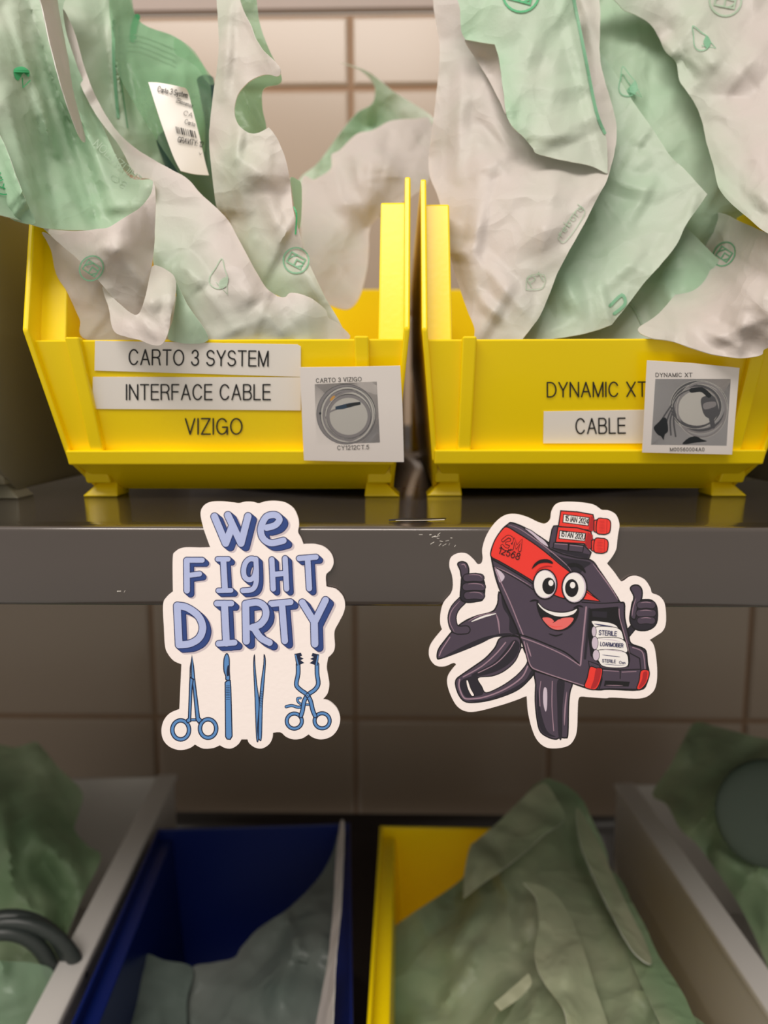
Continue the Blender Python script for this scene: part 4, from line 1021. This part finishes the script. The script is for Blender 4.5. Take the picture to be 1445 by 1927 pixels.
# tools
def tool(name): return Art(f2, 1e-5)
L_ = 'tool_line'; F_ = 'tool_blue'
a = tool('scissors')
for cx, cy, r, ry in ((190, 660, 60, 68), (386, 650, 58, 66)):
    a.ring(cx, cy, r, 33, L_, ry=ry); a.ring(cx, cy, r, 17, F_, ry=ry)
a.line([(262, 588), (310, 588)], 22, L_, smooth=False); a.line([(262, 588), (310, 588)], 11, F_, smooth=False)
a.shape([(270, 124), (282, 200), (290, 290), (325, 572), (345, 590), (318, 612), (300, 590), (278, 350), (266, 300)], F_, 8, L_, smooth=False)
a.shape([(270, 124), (258, 215), (257, 282), (280, 300), (272, 350), (262, 580), (262, 600), (238, 610), (228, 590), (245, 575), (254, 320), (257, 282)], F_, 8, L_, smooth=False)
a.line([(262, 282), (288, 300)], 5, L_, smooth=False)
a.build('scissors_drawing', s1)
a = tool('scalpel')
a.shape([(522, 114), (506, 132), (498, 170), (499, 235), (512, 275), (514, 300), (540, 300), (538, 240), (537, 150)], F_, 8, L_)
a.shape([(528, 200), (536, 210), (536, 265), (522, 272), (520, 240)], 'tool_line', 3, L_)
a.shape([(508, 320), (522, 308), (545, 306), (549, 360), (558, 705), (545, 728), (522, 726), (511, 708)], F_, 8, L_, smooth=False)
for k in range(9): a.line([(516, 345 + 12 * k), (540, 344 + 12 * k)], 4, L_, smooth=False)
a.build('scalpel_drawing', s1)
a = tool('tweezers')
a.shape([(787, 122), (796, 160), (793, 240), (775, 480), (768, 715), (752, 728), (745, 700), (752, 480), (765, 330), (784, 190)], F_, 7, L_)
a.shape([(718, 122), (722, 200), (735, 340), (752, 470), (740, 640), (746, 726), (733, 720), (722, 440), (712, 200)], F_, 7, L_)
for k in range(10): a.line([(758, 390 + 12 * k), (776, 384 + 12 * k)], 3.5, L_, smooth=False)
a.build('tweezers_drawing', s1)
a = tool('retractor')
for cx, cy in ((1003, 597), (1202, 595)):
    a.ring(cx, cy, 54, 30, L_); a.ring(cx, cy, 54, 15, F_)
a.line([(945, 494), (985, 486), (1030, 498), (1060, 492)], 24, L_); a.line([(945, 494), (985, 486), (1030, 498), (1060, 492)], 13, F_)
a.line([(1055, 478), (1030, 460), (1026, 435), (1048, 432)], 19, L_); a.line([(1055, 478), (1030, 460), (1026, 435), (1048, 432)], 9, F_)
a.line([(1070, 478), (1125, 480)], 18, L_, smooth=False); a.line([(1070, 478), (1125, 480)], 9, F_, smooth=False)
for pts in ([(1165, 190), (1166, 260), (1174, 330), (1150, 372), (1105, 405), (1075, 450), (1062, 520), (1050, 560)], [(1030, 190), (1030, 260), (1017, 335), (1045, 372), (1090, 405), (1118, 450), (1135, 520), (1152, 560)]):
    a.line(pts, 34, L_); a.line(pts, 19, F_)
a.shape([(1006, 118), (1048, 110), (1056, 128), (1040, 136), (1066, 150), (1044, 160), (1070, 180), (1040, 192), (1020, 198)], 'tool_line', 5, L_, smooth=False)
a.shape([(1178, 122), (1135, 112), (1128, 130), (1146, 138), (1120, 152), (1142, 162), (1116, 182), (1148, 192), (1168, 198)], 'tool_line', 5, L_, smooth=False)
a.line([(1012, 126), (1030, 192)], 9, F_, smooth=False); a.line([(1172, 130), (1160, 192)], 9, F_, smooth=False)
a.ell(1098, 412, 16, 18, L_); a.ell(1098, 412, 10, 12, F_); a.ell(1098, 413, 3.5, 3.5, L_)
a.build('retractor_drawing', s1)

# ---- the cartoon stapler
K2 = 480 / 1445
S2 = [(740, 60), (785, 45), (870, 46), (950, 58), (985, 78), (1003, 90), (1045, 94), (1082, 118), (1100, 170), (1093, 225), (1088, 262), (1082, 310), (1062, 350), (1030, 392, 'c'), (1070, 440), (1108, 492), (1128, 492), (1160, 470), (1200, 465), (1245, 485), (1275, 530), (1286, 560), (1330, 580), (1358, 625), (1364, 720), (1348, 772), (1312, 800), (1272, 825, 'c'), (1292, 850), (1305, 900), (1314, 1000), (1308, 1080), (1280, 1130), (1215, 1157), (1060, 1152), (1020, 1156), (930, 1150), (882, 1147), (868, 1165), (864, 1220), (860, 1330), (845, 1385), (810, 1425), (740, 1440), (680, 1432), (632, 1390), (602, 1320), (582, 1230), (576, 1155), (568, 1146), (520, 1165), (430, 1195), (300, 1229), (230, 1230), (180, 1200), (145, 1140), (125, 1075), (130, 1030), (158, 988), (174, 968), (160, 956), (110, 975), (60, 970), (26, 930), (22, 880), (42, 835), (96, 768, 'c'), (85, 730), (88, 670), (105, 615), (145, 565), (157, 520), (152, 460), (137, 410), (145, 362), (185, 337), (235, 338), (275, 370), (298, 397), (318, 393), (326, 365), (324, 310), (348, 235), (395, 165), (450, 122), (510, 113), (575, 128), (640, 158), (680, 168), (708, 145), (716, 100)]
s2 = sticker('white die-cut sticker of a smiling cartoon surgical stapler giving two thumbs up', [(800 + x * K2, 930 + y * K2) + tuple(r) for x, y, *r in S2])
f3 = st_fn(800, 930, K2, TH)
B_ = 'line_black'; G_ = 'gun'
a = Art(f3, 1e-5)      # levers and handle behind the body
a.shape([(68, 926), (75, 880), (110, 830), (160, 770), (220, 722), (290, 690), (380, 665), (410, 620), (430, 560), (560, 800), (480, 792), (400, 800), (320, 840), (200, 890), (90, 930)], G_, 8)
a.poly([(95, 928), (200, 868), (320, 815), (410, 795), (520, 792), (440, 806), (390, 812), (300, 850), (190, 895)], 'gun_dark')
a.poly([(430, 560), (450, 600), (500, 700), (545, 790), (480, 780), (475, 700), (440, 640)], 'gun_dark')
a.line([(80, 915), (95, 880), (140, 810)], 6, 'gun_hi'); a.line([(245, 720), (300, 690), (400, 668)], 5, 'gun_hi', taper=True)
a.line([(262, 722), (330, 694), (402, 676)], 11, 'art_white', taper=True); a.line([(402, 680), (414, 720), (422, 790)], 9, 'gun_hi', taper=True)
a.shape([(430, 812), (395, 870), (340, 930), (270, 980), (205, 1025), (176, 1050), (173, 1085), (190, 1135), (218, 1170), (260, 1180), (340, 1172), (430, 1148), (520, 1110), (580, 1060), (618, 1005), (590, 940), (545, 880), (530, 810)], G_, 8)
a.poly([(500, 826), (535, 850), (520, 910), (470, 965), (400, 1005), (310, 1030), (262, 1022), (380, 960), (440, 900)], 'gun_dark')
a.poly([(195, 1065), (250, 1035), (300, 1035), (330, 1125), (290, 1145), (235, 1150), (210, 1120)], 'gun_dark')
a.shape([(545, 870), (562, 890), (580, 945), (545, 1000), (490, 1050), (420, 1095), (345, 1125), (320, 1090), (298, 1040), (380, 1030), (450, 1000), (510, 945)], 'sticker_white', 6)
a.shape([(232, 1058), (243, 1056), (258, 1100), (278, 1138), (262, 1142), (240, 1100)], 'sticker_white', 4)
a.line([(195, 1050), (192, 1090), (215, 1148), (250, 1160), (340, 1148), (450, 1105), (545, 1040), (580, 975)], 8, 'gun_hi')
a.line([(215, 1035), (320, 975), (400, 905), (455, 840)], 7, 'gun_hi'); a.line([(300, 1012), (400, 960), (470, 890), (505, 835)], 5, 'gun_hi')
a.poly([(250, 1168), (340, 1162), (450, 1122), (560, 1060), (600, 1000), (615, 1008), (570, 1068), (500, 1118), (400, 1155), (300, 1175)], 'gun_dark')
a.shape([(632, 990), (626, 1080), (624, 1180), (636, 1290), (655, 1348), (700, 1378), (740, 1388), (765, 1378), (795, 1380), (808, 1360), (812, 1200), (820, 1120), (834, 1070), (820, 1000)], G_, 8)
a.poly([(748, 1060), (790, 1060), (778, 1200), (775, 1376), (755, 1370), (748, 1200)], 'gun_dark')
a.poly([(636, 1100), (655, 1230), (690, 1340), (740, 1374), (690, 1366), (652, 1330), (634, 1230)], 'gun_dark')
a.poly([(675, 1095), (690, 1110), (690, 1200), (682, 1232), (670, 1190), (668, 1130)], 'art_lilac'); a.line([(720, 1060), (718, 1200), (728, 1340)], 5, 'gun_hi')
a.line([(802, 1120), (792, 1220), (788, 1310)], 9, 'gun_hi', taper=True); a.line([(655, 1060), (648, 1120), (650, 1200)], 4, 'gun_hi')
a.build('handle_drawing', s2)

a = Art(f3, 3e-5)      # arms
for path in ([(212, 600), (168, 648), (152, 705), (172, 765), (232, 768)],):
    a.line(path, 52, B_); a.line(path, 40, G_)
    a.line([(196, 605), (150, 660), (138, 720), (165, 780)], 5, 'gun_hi', taper=True)
a.shape([(210, 460), (203, 520), (200, 590), (230, 612), (290, 608), (330, 590), (335, 500), (300, 452), (240, 455)], 'gun_dark', 8)
a.shape([(184, 395), (205, 382), (232, 390), (246, 420), (244, 455), (225, 480), (206, 470), (198, 430)], G_, 8)
for y, x0, x1 in ((474, 236, 312), (525, 232, 320), (574, 240, 316)):
    a.line([(x0, y), ((x0 + x1) / 2, y - 3), (x1, y)], 50, B_); a.line([(x0, y), ((x0 + x1) / 2, y - 3), (x1, y)], 40, G_)
    a.line([(x0 + 10, y - 16), ((x0 + x1) / 2, y - 19), (x1 - 4, y - 14), (x1 + 10, y)], 4, 'gun_hi', taper=True)
a.line([(204, 400), (222, 398), (232, 420)], 5, 'gun_hi', taper=True)
a.build('arm_drawing', s2)
a = Art(f3, 3e-5)
a.line([(1185, 745), (1140, 800), (1120, 830)], 40, B_); a.line([(1185, 745), (1140, 800), (1120, 830)], 28, 'gun_dark')
a.shape([(1180, 600), (1165, 660), (1160, 720), (1190, 765), (1260, 770), (1310, 730), (1312, 640), (1280, 600), (1220, 598)], 'gun_dark', 8)
a.shape([(1162, 535), (1180, 516), (1210, 518), (1228, 545), (1226, 590), (1205, 630), (1195, 690), (1185, 710), (1162, 690), (1172, 630), (1182, 580)], G_, 8)
for y, x0, x1 in ((628, 1218, 1285), (674, 1214, 1288), (716, 1220, 1284)):
    a.line([(x0, y), ((x0 + x1) / 2, y - 3), (x1, y)], 46, B_); a.line([(x0, y), ((x0 + x1) / 2, y - 3), (x1, y)], 37, G_)
    a.line([(x0 + 2, y - 13), ((x0 + x1) / 2, y - 17), (x1 - 4, y - 12)], 4, 'gun_hi', taper=True)
a.line([(1172, 690), (1178, 640), (1194, 590)], 5, 'gun_hi', taper=True)
a.build('arm_drawing', s2)

a = Art(f3, 6e-5)      # body
a.shape([(376, 362), (372, 330), (392, 270), (432, 205), (470, 170), (492, 162), (560, 188), (640, 235), (720, 290), (800, 345), (935, 372), (985, 430), (1040, 510), (1088, 585), (1104, 612), (1128, 620), (1130, 700), (1150, 790), (1165, 845), (1222, 868), (1250, 890), (1258, 960), (1266, 1005), (1256, 1065), (1215, 1108), (1040, 1104), (985, 1108), (915, 1098), (800, 1058), (690, 1022), (620, 1000), (592, 975), (570, 900), (545, 830), (510, 740), (455, 620), (408, 500), (385, 410)], G_, 9)
a.poly([(940, 380), (990, 445), (1040, 520), (1090, 600), (1010, 604), (930, 540), (860, 470), (800, 430), (850, 385)], 'gun')
a.poly([(700, 330), (790, 360), (935, 385), (900, 420), (860, 460), (800, 420)], 'gun_dark')
a.line([(950, 395), (1000, 460), (1050, 530), (1092, 598)], 7, 'gun_hi', taper=True)
a.shape([(560, 192), (600, 205), (640, 235), (680, 265), (700, 300), (660, 280), (610, 235)], 'art_lilac', 5)
a.shape([(375, 355), (374, 320), (395, 260), (432, 205), (462, 185), (520, 218), (610, 275), (690, 335), (760, 395), (830, 450), (905, 530), (990, 607, 'c'), (900, 598), (780, 590), (680, 545), (600, 487), (490, 420), (420, 380)], 'art_red', 7)
a.shape([(905, 548), (990, 606), (935, 602), (890, 596)], 'art_red', 6, smooth=False)
a.line([(470, 172), (540, 200), (640, 268), (720, 330), (800, 400), (830, 440)], 5, 'gun_hi', taper=True)
a.line([(378, 368), (470, 420), (570, 480), (640, 530)], 9, B_); a.line([(382, 408), (470, 452), (560, 505), (610, 540)], 6, 'line_black')
a.poly([(395, 420), (430, 440), (450, 470), (425, 500), (412, 470)], 'art_lilac')
a.line([(395, 415), (430, 500), (480, 610), (530, 735), (556, 800)], 6, 'gun_hi'); a.line([(400, 412), (480, 450), (600, 520)], 5, 'gun_hi', taper=True)
a.line([(520, 790), (600, 815), (700, 855), (800, 900), (880, 968)], 8, B_); a.line([(545, 812), (620, 838), (720, 880), (800, 920), (878, 972)], 6, 'gun_hi')
a.line([(560, 835), (580, 920), (600, 975), (640, 998), (760, 1040), (900, 1085)], 6, 'gun_hi'); a.line([(575, 840), (590, 890), (600, 920)], 8, 'gun_hi', taper=True)
a.line([(912, 640), (900, 760), (888, 880), (880, 966)], 9, 'gun_hi'); a.line([(888, 612), (1000, 618), (1100, 612)], 6, B_)
a.line([(930, 650), (918, 800), (905, 930)], 14, 'gun_dark')
a.build('body_drawing', s2)

a = Art(f3, 1.0e-4)      # cartridge with sterile rolls
a.shape([(935, 652), (1000, 648), (1090, 640), (1105, 700), (1122, 780), (1150, 880), (1158, 940), (1150, 975), (1000, 970), (940, 915), (925, 800)], 'line_black', 6, smooth=False)
a.poly([(945, 662), (1030, 666), (1028, 700), (948, 694)], 'gun_dark', smooth=False)
a.line([(1098, 650), (1102, 700), (1130, 800), (1158, 900)], 5, 'gun_hi')
a.shape([(943, 718), (1010, 722), (1060, 732), (1090, 752), (1096, 790), (960, 790), (956, 750)], 'art_white', 4)
a.shape([(958, 756), (1060, 752), (1105, 768), (1120, 800), (1116, 832), (1030, 838), (958, 835)], 'art_white', 4)
a.shape([(960, 822), (1080, 812), (1128, 830), (1142, 862), (1138, 898), (1040, 905), (970, 900)], 'art_white', 4)
a.shape([(965, 888), (1080, 882), (1135, 898), (1150, 930), (1144, 975), (1080, 984), (1010, 975), (985, 950)], 'art_white', 4)
for x, y, rx, ry in ((956, 778, 12, 28), (961, 843, 17, 36), (968, 912, 18, 30)):
    a.ell(x, y, rx + 3, ry + 3, B_); a.ell(x, y, rx, ry, 'art_lilac')
a.line([(985, 820), (1060, 826), (1105, 836)], 4, 'art_lilac', taper=True); a.line([(1010, 880), (1070, 886), (1130, 896)], 4, 'art_lilac', taper=True)
a.line([(958, 735), (1000, 742), (1060, 750)], 8, 'art_text', taper=True); a.line([(1002, 910), (1050, 916), (1105, 922)], 5, 'art_text', taper=True); a.line([(1010, 962), (1080, 968), (1130, 970)], 3, 'art_text', taper=True)
a.shape([(1150, 850), (1222, 872), (1250, 900), (1258, 1000), (1222, 1000), (1215, 930), (1160, 900)], G_, 6, smooth=False)
a.line([(1175, 868), (1225, 888), (1240, 930), (1246, 995)], 5, 'gun_hi')
a.shape([(996, 988), (1100, 996), (1222, 992), (1215, 1050), (1202, 1106), (1040, 1102), (985, 1106), (1002, 1050)], G_, 6, smooth=False)
a.line([(1105, 996), (1104, 1045)], 5, B_, smooth=False); a.line([(1005, 998), (1095, 1004)], 4, 'gun_hi', smooth=False); a.line([(1115, 1008), (1195, 1004)], 4, 'gun_hi', smooth=False)
a.poly([(1018, 1056), (1160, 1062), (1152, 1090), (1012, 1088)], 'line_black', smooth=False); a.line([(1022, 1082), (1120, 1084)], 4, 'gun_hi', taper=True)
a.shape([(925, 945), (985, 968), (998, 990), (985, 1000), (930, 980)], G_, 5, smooth=False)
a.shape([(934, 978), (970, 985), (1002, 988), (1000, 1030), (985, 1080), (965, 1106), (930, 1104), (902, 1088), (918, 1040)], 'art_red', 6)
a.poly([(968, 990), (996, 994), (990, 1040), (975, 1080), (960, 1098), (938, 1100), (955, 1050)], 'art_darkred')
a.shape([(1222, 1000), (1264, 998), (1268, 1030), (1250, 1075), (1220, 1105), (1198, 1100), (1212, 1055)], 'art_red', 6)
a.poly([(1235, 1010), (1258, 1008), (1250, 1060), (1222, 1095), (1210, 1092), (1228, 1050)], 'art_darkred')
a.build('cartridge_drawing', s2)

a = Art(f3, 1.4e-4)     # red cartridges on top
a.shape([(728, 180), (760, 178), (760, 275), (900, 290), (940, 330), (925, 368), (860, 360), (780, 340), (705, 308), (700, 290), (718, 200)], G_, 7, smooth=False)
a.poly([(735, 292), (800, 318), (930, 340), (920, 364), (850, 352), (770, 330), (712, 304)], 'gun_dark', smooth=False)
a.shape([(728, 275), (812, 280), (808, 322), (725, 305)], 'gun', 5, smooth=False); a.shape([(816, 281), (898, 292), (892, 330), (812, 322)], 'gun', 5, smooth=False)
a.line([(735, 280), (805, 285)], 4, 'gun_hi', smooth=False); a.line([(820, 288), (892, 296)], 4, 'gun_hi', smooth=False)
for ob, sd, lb, kn in (([(768, 94), (860, 100), (950, 116), (958, 150), (940, 212), (925, 204), (755, 182)], [(938, 122), (960, 140), (958, 200), (940, 215), (925, 204)], [(784, 114), (930, 133), (924, 179), (780, 160)], (962, 138, 1050, 225)),
                       ([(752, 184), (860, 190), (938, 212), (950, 260), (935, 310), (900, 280), (738, 272)], [(920, 215), (950, 232), (945, 300), (925, 312), (905, 280)], [(763, 206), (910, 222), (904, 266), (758, 251)], (948, 250, 1036, 332))):
    a.shape(ob, 'art_red', 7, smooth=False); a.poly(sd, 'art_darkred', smooth=False)
    a.shape(lb, 'art_white', 5, smooth=False)
    x0, y0, x1, y1 = kn
    a.shape([(x0 - 6, y0 + 12), (x0 + 24, y0 + 2), (x0 + 24, y1 - 2), (x0 - 6, y1 - 14)], 'art_red', 6, smooth=False)
    a.shape([(x0 + 14, y0 + 4), (x0 + 50, y0), (x1 - 14, y0 + 4), (x1, y0 + 22), (x1 - 4, y1 - 14), (x1 - 22, y1), (x0 + 40, y1 + 2), (x0 + 8, y1 - 10)], 'art_red', 6)
    for k in range(8): a.line([(x0 + 22, y0 + 16 + k * 8.5), (x0 + 60, y0 + 14 + k * 8.5)], 3.2, 'art_darkred', taper=True)
    a.line([(x0 + 68, y0 + 8), (x0 + 66, y1 - 6)], 4, 'art_darkred', smooth=False)
a.build('vial_drawing', s2)

a = Art(f3, 1.9e-4)      # face
a.line([(592, 608), (620, 600), (645, 606)], 9, B_, taper=True); a.line([(840, 645), (870, 632), (896, 640)], 9, B_, taper=True)
a.shape([(635, 612), (670, 645), (720, 664), (780, 670), (830, 660), (866, 645), (862, 690), (835, 735), (800, 762), (755, 772), (705, 755), (665, 710), (642, 660)], 'line_black', 7)
a.poly([(640, 617), (672, 648), (720, 666), (780, 672), (830, 663), (860, 650), (840, 678), (790, 692), (740, 690), (690, 670), (652, 640)], 'art_white')
a.poly([(664, 705), (690, 698), (715, 705), (735, 722), (755, 710), (790, 700), (840, 702), (820, 738), (785, 762), (745, 768), (705, 752)], 'tongue')
a.line([(722, 728), (735, 720), (752, 708), (770, 708)], 6, 'line_black', taper=True); a.line([(690, 735), (730, 752), (780, 748)], 3, 'art_red', taper=True)
a.line([(700, 790), (740, 802), (780, 790)], 7, 'line_black', taper=True)
a.poly([(604, 424), (618, 395), (650, 372), (690, 368), (718, 380), (722, 394), (690, 388), (650, 392), (622, 410)], 'line_black')
a.poly([(804, 402), (830, 390), (865, 394), (892, 410), (908, 435), (906, 446), (885, 428), (855, 410), (822, 412)], 'line_black')
a.line([(625, 445), (650, 420), (690, 408), (720, 410)], 7, 'art_darkred', taper=True)
for cx, cy, rx, ry in ((679, 510, 63, 80), (845, 528, 66, 85)):
    a.ell(cx, cy, rx + 8, ry + 8, B_); a.ell(cx, cy, rx, ry, 'art_lilac'); a.ell(cx - 3, cy - 1, rx - 5, ry - 4, 'art_white')
for cx, cy, rx, ry in ((700, 520, 37, 48), (830, 532, 38, 51)):
    a.ell(cx, cy, rx, ry, 'line_black')
a.ell(712, 503, 14, 17, 'art_white'); a.ell(835, 515, 15, 18, 'art_white')
a.build('face_drawing', s2)

a = Art(f3, 2.4e-4)
def big(w, m):
    for q in ([(440, 262), (470, 240), (492, 252), (486, 272), (462, 278)], [(466, 278), (486, 290), (474, 312), (450, 308), (436, 292)], [(492, 308), (505, 258), (517, 300), (545, 264), (535, 318)]):
        a.line([(x, y) for x, y in q], w, m, smooth=q[0][0] < 480)
big(18, 'line_black'); big(11, 'art_red')
a.build('lettering', s2)
a = Art(f3, 2.4e-4)
a.text('12568', 413, 333, 529, 372, 37, 'line_black', wt=.13, gap=.26)
a.build('lettering', s2)
a = Art(f3, 2.4e-4)
a.text('15 IAN 2024', 792, 150, 922, 168, 29, 'line_black', wt=.13, gap=.2); a.text('I5TAN 202U', 772, 239, 902, 256, 29, 'line_black', wt=.13, gap=.2)
a.build('lettering', s2)
a = Art(f3, 2.4e-4)
a.text('STERILE', 984, 796, 1084, 803, 25, 'art_text', wt=.17, gap=.26); a.text('LOARMOIBER', 992, 858, 1120, 868, 21, 'art_text', wt=.17, gap=.26)
a.text('STERILE', 1003, 951, 1078, 956, 17, 'art_text', wt=.17, gap=.26); a.text('Oan', 1099, 960, 1133, 962, 15, 'art_text', wt=.17, gap=.26)
a.build('lettering', s2)
